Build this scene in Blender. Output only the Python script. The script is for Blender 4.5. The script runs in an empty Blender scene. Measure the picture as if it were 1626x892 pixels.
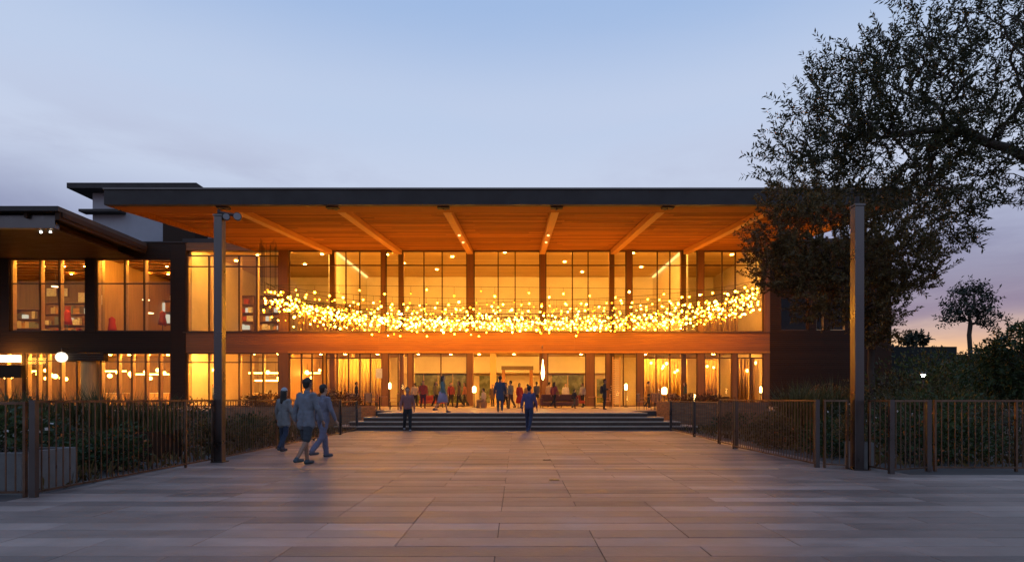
import bpy, bmesh, math, random
import numpy as np
from mathutils import Vector, Matrix
random.seed(7); rng = np.random.default_rng(7)
R = math.radians
scene = bpy.context.scene
C = scene.collection

# ------------------------------------------------------------------ camera
EYE = 1.35; F = 900.0; VX, VY = 821.0, 632.0
cam_d = bpy.data.cameras.new('camera'); cam = bpy.data.objects.new('camera', cam_d); C.objects.link(cam)
cam.location = (0, 0, EYE); cam.rotation_euler = (R(90), 0, 0)
cam_d.sensor_width = 36; cam_d.lens = F/1626*36
cam_d.shift_x = -(VX-813)/1626; cam_d.shift_y = (VY-446)/1626
cam_d.clip_end = 3000; cam_d.clip_start = 0.1
scene.camera = cam
def px(x, D): return (x-VX)*D/F
def pz(y, D): return EYE+(VY-y)*D/F

# ------------------------------------------------------------------ sky, sun, exposure
SUN_AZ = R(38)      # to the right of the view direction (+Y)
world = bpy.data.worlds.new('World'); scene.world = world; world.use_nodes = True
nt = world.node_tree; nt.nodes.clear()
def N(tree, t, **kw):
    n = tree.nodes.new(t)
    for k, v in kw.items(): setattr(n, k, v)
    return n
def ramp(tree, stops, inp=None, interp='EASE'):
    n = N(tree, 'ShaderNodeValToRGB'); n.color_ramp.interpolation = interp
    e = n.color_ramp.elements
    while len(e) < len(stops): e.new(0.5)
    for el, (p, c) in zip(e, stops):
        el.position = p; el.color = (c[0], c[1], c[2], 1)
    if inp is not None: tree.links.new(inp, n.inputs[0])
    return n
def build_sky():
    L = nt.links.new
    tc = N(nt, 'ShaderNodeTexCoord'); sp = N(nt, 'ShaderNodeSeparateXYZ'); L(tc.outputs['Generated'], sp.inputs[0])
    base = ramp(nt, [(0.0, (.36, .28, .32)), (.07, (.34, .32, .40)), (.15, (.25, .27, .42)), (.24, (.40, .45, .64)), (.34, (.61, .69, .88)), (.44, (.55, .66, .88)),
                     (.58, (.37, .53, .83)), (.8, (.20, .36, .67)), (1, (.13, .27, .56))], sp.outputs['Z'])
    # warm band low in the sky around the set sun
    dot = N(nt, 'ShaderNodeVectorMath', operation='DOT_PRODUCT'); L(tc.outputs['Generated'], dot.inputs[0])
    dot.inputs[1].default_value = (math.sin(SUN_AZ), math.cos(SUN_AZ), 0)
    azr = ramp(nt, [(0.0, (0, 0, 0)), (.55, (.0, .0, .0)), (.76, (.55,)*3), (1, (1, 1, 1))], dot.outputs['Value'])
    elr = ramp(nt, [(0.0, (1, 1, 1)), (.06, (1,)*3), (.095, (.8,)*3), (.125, (.38,)*3), (.17, (0.05,)*3), (.21, (0, 0, 0))], sp.outputs['Z'])
    m = N(nt, 'ShaderNodeMath', operation='MULTIPLY'); L(azr.outputs[0], m.inputs[0]); L(elr.outputs[0], m.inputs[1])
    glow = ramp(nt, [(0, (.98, .56, .28)), (.075, (.98, .62, .34)), (.10, (.80, .60, .46)), (.13, (.42, .38, .50)), (.2, (.24, .25, .43))], sp.outputs['Z'])
    mx = N(nt, 'ShaderNodeMix', data_type='RGBA'); L(m.outputs[0], mx.inputs[0]); L(base.outputs[0], mx.inputs[6]); L(glow.outputs[0], mx.inputs[7])
    # lavender dusk cloud banks, flat and streaky, thicker low down
    mp = N(nt, 'ShaderNodeMapping'); mp.inputs['Scale'].default_value = (1.2, 1.2, 5.0); mp.inputs['Location'].default_value = (3.3, 1.7, .4)
    L(tc.outputs['Generated'], mp.inputs[0])
    nz = N(nt, 'ShaderNodeTexNoise'); nz.inputs['Scale'].default_value = 1.7; nz.inputs['Detail'].default_value = 9; nz.inputs['Roughness'].default_value = .58
    nz.inputs['Distortion'].default_value = .35
    L(mp.outputs[0], nz.inputs[0])
    cl = ramp(nt, [(.40, (0, 0, 0)), (.66, (1, 1, 1))], nz.outputs['Fac'])
    lowr = ramp(nt, [(0, (.35,)*3), (.05, (.5,)*3), (.12, (.8,)*3), (.30, (.6,)*3), (.40, (.3,)*3), (.5, (.1,)*3), (.6, (.05,)*3), (1, (.0,)*3)], sp.outputs['Z'])
    cm = N(nt, 'ShaderNodeMath', operation='MULTIPLY'); L(cl.outputs[0], cm.inputs[0]); L(lowr.outputs[0], cm.inputs[1])
    ccol = ramp(nt, [(0, (.40, .26, .26)), (.08, (.34, .27, .34)), (.13, (.20, .20, .35)), (.2, (.17, .19, .36)), (.32, (.42, .45, .63)), (.45, (.62, .67, .86)), (1, (.4, .5, .75))], sp.outputs['Z'])
    mc = N(nt, 'ShaderNodeMix', data_type='RGBA'); L(cm.outputs[0], mc.inputs[0]); L(mx.outputs[2], mc.inputs[6]); L(ccol.outputs[0], mc.inputs[7])
    # physical sky on top, sun just at the horizon
    sky = N(nt, 'ShaderNodeTexSky', sky_type='NISHITA', sun_disc=False)
    sky.sun_elevation = R(0.5); sky.sun_rotation = SUN_AZ
    b1 = N(nt, 'ShaderNodeBackground'); L(mc.outputs[2], b1.inputs[0]); b1.inputs[1].default_value = .92
    b2 = N(nt, 'ShaderNodeBackground'); L(sky.outputs[0], b2.inputs[0]); b2.inputs[1].default_value = .015
    ad = N(nt, 'ShaderNodeAddShader'); L(b1.outputs[0], ad.inputs[0]); L(b2.outputs[0], ad.inputs[1])
    out = N(nt, 'ShaderNodeOutputWorld'); L(ad.outputs[0], out.inputs[0])
build_sky()
sun_d = bpy.data.lights.new('sun', 'SUN'); sun_d.energy = .12; sun_d.angle = R(6); sun_d.color = (1, .7, .5)
sun = bpy.data.objects.new('sun', sun_d); C.objects.link(sun)
sun.rotation_euler = (R(87), 0, -SUN_AZ+math.pi)
sun.rotation_euler = Vector((-math.sin(SUN_AZ), -math.cos(SUN_AZ), -.05)).to_track_quat('-Z', 'Y').to_euler()
vs = scene.view_settings; vs.view_transform = 'Standard'; vs.look = 'None'; vs.exposure = 0; vs.gamma = 1; vs.use_curve_mapping = False
cy = scene.cycles
cy.use_denoising = True; cy.max_bounces = 7; cy.diffuse_bounces = 3; cy.glossy_bounces = 3; cy.transmission_bounces = 4; cy.transparent_max_bounces = 24
cy.sample_clamp_indirect = 12; cy.caustics_reflective = False; cy.caustics_refractive = False; cy.use_light_tree = True

# ------------------------------------------------------------------ materials
MATS = {}
def mat(name, col, rough=.6, metal=0, var=.0, scale=4, bump=0, bscale=40, island=0, stretch=(1, 1, 1), spec=.5, trans=0):
    if name in MATS: return MATS[name]
    m = bpy.data.materials.new(name); m.use_nodes = True; t = m.node_tree; L = t.links.new
    b = t.nodes['Principled BSDF']; b.inputs['Roughness'].default_value = rough; b.inputs['Metallic'].default_value = metal
    b.inputs['Specular IOR Level'].default_value = spec
    b.inputs['Base Color'].default_value = (*col, 1)
    src = None
    if var or bump or island:
        tc = N(t, 'ShaderNodeTexCoord'); mp = N(t, 'ShaderNodeMapping'); mp.inputs['Scale'].default_value = stretch
        g = N(t, 'ShaderNodeNewGeometry'); L(g.outputs['Position'], mp.inputs[0])
        src = None
        if var:
            n = N(t, 'ShaderNodeTexNoise'); n.inputs['Scale'].default_value = scale; n.inputs['Detail'].default_value = 6; n.inputs['Roughness'].default_value = .62
            L(mp.outputs[0], n.inputs[0])
            lo = tuple(c*(1-var) for c in col); hi = tuple(min(1, c*(1+var)) for c in col)
            src = ramp(t, [(.28, lo), (.72, hi)], n.outputs['Fac'], 'LINEAR').outputs[0]
            rr = ramp(t, [(.3, (max(0, rough-.12),)*3), (.7, (min(1, rough+.12),)*3)], n.outputs['Fac'], 'LINEAR')
            L(rr.outputs[0], b.inputs['Roughness'])
        if name.startswith('paving'):
            w1 = N(t, 'ShaderNodeTexNoise'); w1.inputs['Scale'].default_value = .45; w1.inputs['Detail'].default_value = 7; w1.inputs['Roughness'].default_value = .65; L(g.outputs['Position'], w1.inputs[0])
            r1 = ramp(t, [(.36, (.74, .73, .72)), (.60, (1.06, 1.06, 1.06))], w1.outputs['Fac'], 'LINEAR')
            w2 = N(t, 'ShaderNodeTexVoronoi'); w2.inputs['Scale'].default_value = 1.7; L(g.outputs['Position'], w2.inputs[0])
            r2 = ramp(t, [(.028, (.62, .60, .58)), (.045, (1, 1, 1))], w2.outputs['Distance'], 'LINEAR')
            m1 = N(t, 'ShaderNodeMix', data_type='RGBA', blend_type='MULTIPLY'); m1.inputs[0].default_value = 1; L(src, m1.inputs[6]); L(r1.outputs[0], m1.inputs[7])
            m2 = N(t, 'ShaderNodeMix', data_type='RGBA', blend_type='MULTIPLY'); m2.inputs[0].default_value = 1; L(m1.outputs[2], m2.inputs[6]); L(r2.outputs[0], m2.inputs[7]); src = m2.outputs[2]
        if island:
            oi = N(t, 'ShaderNodeObjectInfo'); ad = N(t, 'ShaderNodeMath', operation='ADD'); fr = N(t, 'ShaderNodeMath', operation='FRACT')
            L(g.outputs['Random Per Island'], ad.inputs[0]); L(oi.outputs['Random'], ad.inputs[1]); L(ad.outputs[0], fr.inputs[0])
            mr = N(t, 'ShaderNodeMapRange'); mr.inputs[3].default_value = 1-island; mr.inputs[4].default_value = 1+island; L(fr.outputs[0], mr.inputs[0])
            vm = N(t, 'ShaderNodeVectorMath', operation='SCALE'); L(mr.outputs[0], vm.inputs['Scale'])
            if src is not None: L(src, vm.inputs[0])
            else: vm.inputs[0].default_value = col
            src = vm.outputs[0]
        if src is not None: L(src, b.inputs['Base Color'])
        if bump:
            n2 = N(t, 'ShaderNodeTexNoise'); n2.inputs['Scale'].default_value = bscale; n2.inputs['Detail'].default_value = 5
            L(mp.outputs[0], n2.inputs[0])
            bp = N(t, 'ShaderNodeBump'); bp.inputs['Strength'].default_value = bump; bp.inputs['Distance'].default_value = .02
            L(n2.outputs['Fac'], bp.inputs['Height']); L(bp.outputs[0], b.inputs['Normal'])
    if trans:
        tr = N(t, 'ShaderNodeBsdfTranslucent'); mxs = N(t, 'ShaderNodeMixShader'); mxs.inputs[0].default_value = trans
        o = t.nodes['Material Output']; L(b.outputs[0], mxs.inputs[1]); L(tr.outputs[0], mxs.inputs[2]); L(mxs.outputs[0], o.inputs[0])
        if src is not None: L(src, tr.inputs[0])
        else: tr.inputs[0].default_value = (*col, 1)
    MATS[name] = m
    return m
def emit(name, col, s):
    if name in MATS: return MATS[name]
    m = bpy.data.materials.new(name); m.use_nodes = True; t = m.node_tree; t.nodes.clear()
    e = N(t, 'ShaderNodeEmission'); e.inputs[0].default_value = (*col, 1); e.inputs[1].default_value = s
    o = N(t, 'ShaderNodeOutputMaterial'); t.links.new(e.outputs[0], o.inputs[0]); MATS[name] = m
    return m
def glassmat():
    m = bpy.data.materials.new('window_glass'); m.use_nodes = True; t = m.node_tree; t.nodes.clear(); L = t.links.new
    tr = N(t, 'ShaderNodeBsdfTransparent'); tr.inputs[0].default_value = (.93, .93, .9, 1)
    gl = N(t, 'ShaderNodeBsdfGlossy'); gl.inputs['Roughness'].default_value = .02
    lw = N(t, 'ShaderNodeLayerWeight'); lw.inputs[0].default_value = .5
    pw = N(t, 'ShaderNodeMath', operation='POWER'); pw.inputs[1].default_value = 5; L(lw.outputs['Facing'], pw.inputs[0])
    fr = N(t, 'ShaderNodeMath', operation='MULTIPLY_ADD'); fr.inputs[1].default_value = .95; fr.inputs[2].default_value = .04; L(pw.outputs[0], fr.inputs[0])
    g = N(t, 'ShaderNodeNewGeometry'); nz = N(t, 'ShaderNodeTexNoise'); nz.inputs['Scale'].default_value = .8; L(g.outputs['Position'], nz.inputs[0])
    bp = N(t, 'ShaderNodeBump'); bp.inputs['Strength'].default_value = .06; bp.inputs['Distance'].default_value = .05; L(nz.outputs['Fac'], bp.inputs['Height']); L(bp.outputs[0], gl.inputs['Normal'])
    mu = N(t, 'ShaderNodeMath', operation='MULTIPLY'); mu.inputs[1].default_value = .55; L(fr.outputs[0], mu.inputs[0])
    mx = N(t, 'ShaderNodeMixShader'); L(mu.outputs[0], mx.inputs[0]); L(tr.outputs[0], mx.inputs[1]); L(gl.outputs[0], mx.inputs[2])
    o = N(t, 'ShaderNodeOutputMaterial'); L(mx.outputs[0], o.inputs[0]); return m
GLASS = glassmat()
STONE = mat('paving_stone', (.25, .172, .142), .48, var=.30, scale=2.6, bump=.22, bscale=30, island=.22, stretch=(.5, 2, 1))
STONE_L = mat('paving_stone_pale', (.33, .237, .20), .48, var=.24, scale=2.6, bump=.22, bscale=30, island=.2, stretch=(.5, 2, 1))
STONE_D = mat('paving_stone_dark', (.18, .124, .104), .48, var=.28, scale=2.6, bump=.22, bscale=30, island=.22, stretch=(.5, 2, 1))
GROUT = mat('grout', (.085, .068, .06), .9)
RISER = mat('shaded_riser_stone', (.095, .06, .046), .75, var=.25, scale=4, spec=.25)  # shade on the riser faces is put into this darker colour
STEP = mat('lit_step_stone', (.46, .36, .28), .42, var=.2, scale=3, bump=.2, island=.08)  # treads painted paler, standing in for light falling on them from the hall
TERR = mat('terrace_stone', (.42, .34, .27), .45, var=.15, scale=2, bump=.1, island=.1)
SOIL = mat('garden_soil', (.035, .028, .02), .95, var=.4, scale=3, bump=.6, bscale=12)
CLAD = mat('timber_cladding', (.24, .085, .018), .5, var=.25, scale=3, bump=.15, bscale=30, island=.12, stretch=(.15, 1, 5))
SOFF = mat('soffit_timber', (.27, .097, .02), .75, var=.3, scale=2.5, bump=.12, bscale=30, island=.28, stretch=(.15, 3, 1), spec=.08)
PIER = mat('pier_timber', (.16, .068, .018), .5, var=.25, scale=3, bump=.15, bscale=30, stretch=(4, 4, .15))
BEAM = mat('beam_timber', (.44, .20, .055), .6, var=.22, scale=3, bump=.1, stretch=(4, .2, 4), spec=.2)
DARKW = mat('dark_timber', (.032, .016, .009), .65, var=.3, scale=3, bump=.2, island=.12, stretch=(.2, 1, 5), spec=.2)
FASC = mat('dark_metal_fascia', (.032, .026, .025), .7, var=.12, scale=1.2)
FRAME = mat('bronze_frame', (.085, .04, .016), .45, metal=.1, var=.15)
FIN = mat('pale_timber_fin', (.62, .42, .2), .45, var=.12, scale=4)
STEEL = mat('grey_steel', (.12, .112, .112), .33, metal=1.0, var=.05, scale=1.0)
FENCE = mat('fence_steel', (.18, .122, .09), .36, metal=1.0, var=.2, scale=6)
BRASS = mat('brass_strip', (.72, .54, .33), .48, metal=1.0, var=.15, scale=3)
PLAST = mat('tan_plaster', (.66, .52, .34), .7, var=.10, scale=.8)
PLAST2 = mat('cream_plaster', (.78, .68, .52), .7, var=.08, scale=.6)
INCEIL = mat('slatted_ceiling', (.60, .41, .17), .55, var=.18, scale=2, island=.12, stretch=(.2, 3, 1))
INFLOOR = mat('interior_floor', (.36, .24, .14), .35, var=.2, scale=2)
OCHRE = mat('ochre_timber_wall', (.52, .30, .10), .5, var=.22, scale=2, stretch=(3, 3, .2))
WHITEW = mat('pale_render', (.36, .37, .42), .8, var=.08, scale=1)
OLIVE = mat('olive_glass', (.12, .13, .06), .25, var=.6, scale=1.6)
BRICK = None
WARM = (1, .56, .14)
LAMP = emit('warm_lamp', (1, .42, .065), 200)
ADDED_WASH = emit('added_wash_glow', (1, .52, .09), 340)  # glow of the added, unseen strips that brighten the interiors
ADDED_WASH2 = emit('added_wash_glow_wing', (1, .55, .12), 130)
LAMPS = emit('warm_strip', (1, .46, .08), 32)
BULB = emit('bulb_glow', (1, .36, .02), 54)
GLOBE = emit('globe_glow', (1, .86, .66), 1.6)
WLAMP = emit('white_lamp', (.95, 1, .92), 30)
SCREEN = emit('screen_glow', (.95, .85, .66), .75)

def brickmat():
    m = bpy.data.materials.new('orange_brick'); m.use_nodes = True; t = m.node_tree; L = t.links.new; b = t.nodes['Principled BSDF']
    g = N(t, 'ShaderNodeNewGeometry'); s = N(t, 'ShaderNodeSeparateXYZ'); L(g.outputs['Position'], s.inputs[0])
    a = N(t, 'ShaderNodeMath', operation='ADD'); L(s.outputs[0], a.inputs[0]); L(s.outputs[1], a.inputs[1])
    c = N(t, 'ShaderNodeCombineXYZ'); L(a.outputs[0], c.inputs[0]); L(s.outputs[2], c.inputs[1])
    bt = N(t, 'ShaderNodeTexBrick'); bt.inputs['Scale'].default_value = 1.0; bt.inputs['Brick Width'].default_value = .24; bt.inputs['Row Height'].default_value = .08
    bt.inputs['Mortar Size'].default_value = .008
    bt.inputs[1].default_value = (.40, .17, .07, 1); bt.inputs[2].default_value = (.26, .10, .045, 1); bt.inputs[3].default_value = (.2, .16, .12, 1)
    L(c.outputs[0], bt.inputs[0]); L(bt.outputs[0], b.inputs['Base Color']); b.inputs['Roughness'].default_value = .8
    bp = N(t, 'ShaderNodeBump'); bp.inputs['Strength'].default_value = .6; bp.inputs['Distance'].default_value = .01; bp.invert = True
    L(bt.outputs['Fac'], bp.inputs['Height']); L(bp.outputs[0], b.inputs['Normal'])
    return m
BRICK = brickmat()

# ------------------------------------------------------------------ mesh helpers
class MB:
    def __init__(s): s.v = []; s.f = []
    def box(s, x0, x1, y0, y1, z0, z1):
        i = len(s.v)
        s.v += [(x0, y0, z0), (x1, y0, z0), (x1, y1, z0), (x0, y1, z0), (x0, y0, z1), (x1, y0, z1), (x1, y1, z1), (x0, y1, z1)]
        s.f += [(i, i+3, i+2, i+1), (i+4, i+5, i+6, i+7), (i, i+1, i+5, i+4), (i+1, i+2, i+6, i+5), (i+2, i+3, i+7, i+6), (i+3, i, i+4, i+7)]
        return s
    def prism(s, pts, y0, y1):       # polygon in x,z swept along y
        i = len(s.v); n = len(pts)
        s.v += [(p[0], y0, p[1]) for p in pts]+[(p[0], y1, p[1]) for p in pts]
        s.f += [tuple(range(i, i+n)), tuple(range(i+2*n-1, i+n-1, -1))]
        for k in range(n): s.f.append((i+k, i+n+k, i+n+(k+1) % n, i+(k+1) % n))
        return s
    def xprism(s, pts, x0, x1):      # polygon in y,z swept along x
        i = len(s.v); n = len(pts)
        s.v += [(x0, p[0], p[1]) for p in pts]+[(x1, p[0], p[1]) for p in pts]
        s.f += [tuple(range(i, i+n)), tuple(range(i+2*n-1, i+n-1, -1))]
        for k in range(n): s.f.append((i+k, i+n+k, i+n+(k+1) % n, i+(k+1) % n))
        return s
    def tube(s, a, b, r0, r1=None, n=8, cap=True):
        a = Vector(a); b = Vector(b); r1 = r0 if r1 is None else r1
        d = (b-a).normalized(); u = d.orthogonal().normalized(); w = d.cross(u); i = len(s.v)
        for p, r in ((a, r0), (b, r1)):
            for k in range(n):
                t = 2*math.pi*k/n; s.v.append(tuple(p+u*(r*math.cos(t))+w*(r*math.sin(t))))
        for k in range(n): s.f.append((i+k, i+(k+1) % n, i+n+(k+1) % n, i+n+k))
        if cap: s.f += [tuple(range(i+n-1, i-1, -1)), tuple(range(i+n, i+2*n))]
        return s
    def path(s, pts, r, n=6):
        for a, b in zip(pts[:-1], pts[1:]): s.tube(a, b, r, r, n)
        return s
    def lathe(s, prof, c=(0, 0, 0), n=16):
        i = len(s.v); m = len(prof)
        for (r, z) in prof:
            for k in range(n):
                t = 2*math.pi*k/n; s.v.append((c[0]+r*math.cos(t), c[1]+r*math.sin(t), c[2]+z))
        for j in range(m-1):
            for k in range(n): s.f.append((i+j*n+k, i+j*n+(k+1) % n, i+(j+1)*n+(k+1) % n, i+(j+1)*n+k))
        s.f += [tuple(range(i+n-1, i-1, -1)), tuple(range(i+(m-1)*n, i+m*n))]
        return s
    def mesh(s, name, m, smooth=False):
        me = bpy.data.meshes.new(name); me.from_pydata(s.v, [], s.f); me.update()
        if m: me.materials.append(m)
        if smooth: me.polygons.foreach_set('use_smooth', [True]*len(me.polygons))
        return me
    def build(s, name, m, parent=None, smooth=False, bevel=0, kind=None):
        return link(name, s.mesh(name, m, smooth), parent, bevel=bevel, kind=kind)
def link(name, me, parent=None, loc=None, bevel=0, kind=None, rz=0):
    o = bpy.data.objects.new(name, me); C.objects.link(o)
    if parent: o.parent = parent
    if loc: o.location = loc
    if rz: o.rotation_euler = (0, 0, rz)
    if bevel:
        b = o.modifiers.new('bevel', 'BEVEL'); b.width = bevel; b.segments = 2; b.limit_method = 'ANGLE'
    if kind: o['kind'] = kind
    return o
def tag(o, label, cat, group=None, kind=None):
    o['label'] = label; o['category'] = cat
    if group: o['group'] = group
    if kind: o['kind'] = kind
    return o
def thing(name, label, cat, loc=(0, 0, 0), rz=0, group=None):
    o = bpy.data.objects.new(name, None); C.objects.link(o); o.location = loc; o.rotation_euler = (0, 0, rz); o.empty_display_size = .1
    return tag(o, label, cat, group)
def copy_tree(o, parent=None):
    c = o.copy(); C.objects.link(c); c.parent = parent
    for ch in list(o.children): copy_tree(ch, c)
    return c
def box(name, m, parent, x0, x1, y0, y1, z0, z1, bevel=0): return MB().box(x0, x1, y0, y1, z0, z1).build(name, m, parent, bevel=bevel)

# ------------------------------------------------------------------ key planes
DG, DF = 44.3, 27.9                 # glazing line, canopy front edge
k = DG/F
ZT = .71                            # terrace level
gx = lambda p: px(p, DG)
gz = lambda p: pz(p, DG)
Z_UT, Z_TR, Z_UB, Z_GT = gz(398), gz(421), gz(527), gz(560)   # upper top, transom, upper sill, ground head
DB = 56.5                           # back wall inside
XL, XR = gx(292), gx(1415)

# ------------------------------------------------------------------ ground, plaza
def structure(o, label=None):
    o['kind'] = 'structure'
    if label: o['label'] = label
    return o
structure(MB().box(-400, 400, -60, 900, -.5, -.06).build('ground', SOIL))
plaza = structure(MB().box(-16, 16, -6, 23.84, -.055, -.012).build('plaza', GROUT), 'stone paved forecourt in front of the stairs')
slabs = []
y = 2.6; row = 0
PIT, GRID = .322, .93
while y < 23.8:
    y1 = min(y+PIT, 23.83)
    xl = -15.5 if y < 7.3 else -6.75
    xr = 15.5 if y < 9.9 else (6.95 if y < 11 else 6.55)
    x = -.19-GRID*16; xs = [x]
    while x < 15.6:
        st = random.choice([1, 1, 2, 1, 2, 3])
        x += GRID*st; xs.append(x)
    for a, b in zip(xs[:-1], xs[1:]):
        a2, b2 = max(a, xl), min(b, xr)
        if b2-a2 > .12: slabs.append((a2, b2, y, y1))
    y += PIT; row += 1
def slab_mesh(mb, a, b, c, d):
    g = .003; ch = .004; z = random.uniform(-.0022, .0022); i = len(mb.v)
    x0, x1, y0, y1 = a+g, b-g, c+g, d-g
    mb.v += [(x0, y0, -.04), (x1, y0, -.04), (x1, y1, -.04), (x0, y1, -.04), (x0, y0, z-.005), (x1, y0, z-.005), (x1, y1, z-.005), (x0, y1, z-.005),
             (x0+ch, y0+ch, z), (x1-ch, y0+ch, z), (x1-ch, y1-ch, z), (x0+ch, y1-ch, z)]
    for q in ((0, 1, 5, 4), (1, 2, 6, 5), (2, 3, 7, 6), (3, 0, 4, 7), (4, 5, 9, 8), (5, 6, 10, 9), (6, 7, 11, 10), (7, 4, 8, 11), (8, 9, 10, 11)):
        mb.f.append(tuple(i+t for t in q))
vis = sorted([s for s in slabs if abs(s[0]+s[1])/2 < s[3]*.93+.8 and s[3] > 4.3], key=lambda s: s[2])
near = set(vis[:285])
tone = {}
def tone_of(s):
    if s[2] not in tone: tone[s[2]] = random.choice((0, 0, 0, 1, 2))
    return random.choice((0, 1, 2)) if random.random() < .22 else tone[s[2]]
ST = (STONE, STONE_L, STONE_D); rest = [MB(), MB(), MB()]
for s in slabs:
    q = tone_of(s)
    if s in near:
        m_ = MB(); slab_mesh(m_, *s); m_.build('slab', ST[q], plaza)
    else: slab_mesh(rest[q], *s)
for q in range(3): rest[q].build('slab_field', ST[q], plaza, kind='stuff')
for D, a, b in ((14.3, -5.6, 5.6), (10.85, -5.4, 5.0)):
    MB().box(a, b, D-.028, D+.028, -.01, .0065).build('metal_strip', BRASS, plaza)
for xx, yy in ((880, 762), (868, 730)):
    D = 1.35*F/(yy-VY); X = px(xx, D)
    t = thing('drain_cover', 'small dark slotted drain cover set in the paving, %s' % ('nearer the camera' if yy > 750 else 'nearer the stairs'), 'drain cover', (X, D, 0))
    box('rim', FENCE, t, -.09, .09, -.07, .07, .003, .008)
    for q in range(4): box('slot_bar', STEEL, t, -.08, .08, -.05+q*.03, -.038+q*.03, .008, .012)

# ------------------------------------------------------------------ stairs and terrace
st = thing('entrance_stairs', 'wide four step stone stairs up to the terrace', 'stairs', (0, 23.85, 0))
RISE = ZT/4
for i in range(4):
    w = .52*(3-i)
    x0, x1 = -6.15-w, 5.75+w*1.2
    y0 = .39*i
    xs = np.linspace(x0, x1, 9); rs, tr_ = MB(), MB()
    for a, b in zip(xs[:-1], xs[1:]):
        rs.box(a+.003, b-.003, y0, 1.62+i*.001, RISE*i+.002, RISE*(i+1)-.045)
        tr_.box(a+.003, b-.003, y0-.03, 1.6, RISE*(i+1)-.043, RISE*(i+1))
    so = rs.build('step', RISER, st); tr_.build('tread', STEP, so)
tb = MB()
tb.box(-6.15, 5.75, 25.47, 29.0, 0, ZT-.02)
tb.box(-60, 30, 29.003, DB+.3, 0, ZT-.02)
terr = structure(tb.build('terrace', GROUT), 'raised terrace paved in pale stone before the glass front')
tt = MB()
yy = 25.46; r_ = 0
while yy < DB:
    y2 = yy+.9
    lo, hi = (-6.15, 5.75) if y2 < 29.1 else (-27, 20)
    x = lo-(.6 if r_ % 2 else 0)
    while x < hi:
        a, b = max(lo, x), min(hi, x+1.2)
        if b-a > .05: tt.box(a+.003, b-.003, yy+.003, y2-.003, ZT-.018, ZT+random.uniform(-.001, .001))
        x += 1.2
    yy = y2; r_ += 1
tt.build('terrace_paving', TERR, terr, kind='stuff')

# ------------------------------------------------------------------ main building
bld = thing('main_building', 'long two storey timber and glass hall lit amber inside', 'building', (0, DG, 0))
def part(mb, name, m, parent=None, **kw):
    """mesh given in world coordinates, parented to a thing standing at (0, DG, 0)"""
    o = mb.build(name, m, parent or bld, **kw)
    if (parent or bld) is bld: o.location = (0, -DG, 0)
    return o
def B(name, m, x0, x1, y0, y1, z0, z1, parent=None): return part(MB().box(x0, x1, y0, y1, z0, z1), name, m, parent)
def boards(x0, x1, y0, y1, z0, z1, pitch, gap=.012, n=3):
    mb = MB(); z = z0
    while z < z1-.02:
        zt = min(z+pitch-gap, z1); L = (x1-x0)/n
        for q in range(n):
            mb.box(x0+q*L+.003, x0+(q+1)*L-.003, y0+random.uniform(-.004, .004), y1, z, zt)
        z += pitch
    return mb
XW = gx(1222)                        # glass ends, opaque timber wall begins
# spandrel between the storeys, header, opaque end
B('spandrel_core', FRAME, XL+.02, XW, DG+.03, DG+.5, Z_GT, Z_UB)
part(boards(XL, XW-.003, DG-.06, DG+.028, Z_GT+.01, Z_UB-.06, .165), 'spandrel_cladding', CLAD, kind='stuff')
B('window_sill', FRAME, XL, XW-.004, DG-.16, DG+.45, Z_UB-.058, Z_UB)
B('door_head_rail', BEAM, gx(458), XW-.01, DG-.12, DG-.065, Z_GT-.02, Z_GT+.12)
B('header', FRAME, XL, XW, DG+.03, DG+.5, Z_UT, Z_UT+.62)
part(boards(XL, XW-.003, DG-.05, DG+.028, Z_UT+.03, Z_UT+.6, .165), 'header_cladding', CLAD, kind='stuff')
# opaque right hand wall with narrow windows
wins_r = [(1240, 1284, 473, 524), (1296, 1308, 473, 524), (1318, 1342, 473, 524), (1392, 1402, 500, 524)]
wall_r = MB()
xs = [XW]+[v for w in wins_r for v in (gx(w[0]), gx(w[1]))]+[XR]
zb, zt_ = gz(524), gz(473)
wall_r.box(XW+.002, XR, DG+.03, DG+.5, 0, zb); wall_r.box(XW+.002, XR, DG+.03, DG+.5, zt_, Z_UT+.62)
for a, b in zip(xs[0::2], xs[1::2]): wall_r.box(a+.002, b, DG+.03, DG+.5, zb, zt_)
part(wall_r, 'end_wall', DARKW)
wc = MB()
z = .05
while z < Z_UT+.6:
    z1 = z+.165-.012
    if z1 < zb or z > zt_: segs = [(XW, XR)]
    else: segs = list(zip(xs[0::2], xs[1::2]))
    for a, b in segs: wc.box(a+.004, b-.002, DG-.06+random.uniform(-.004, .004), DG+.028, z, z1)
    z += .165
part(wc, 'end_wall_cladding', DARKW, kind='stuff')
for i, w in enumerate(wins_r):
    a, b = gx(w[0]), gx(w[1])
    fr = MB(); t_ = .05
    fr.box(a, a+t_, DG+.03, DG+.3, zb, zt_).box(b-t_, b, DG+.03, DG+.3, zb, zt_).box(a+t_, b-t_, DG+.03, DG+.3, zb, zb+t_).box(a+t_, b-t_, DG+.03, DG+.3, zt_-t_, zt_)
    wn = part(fr, 'window', FIN if i else FRAME)
    MB().box(a+t_, b-t_, DG+.14, DG+.155, zb+t_, zt_-t_).build('pane', GLASS, wn)
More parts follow.
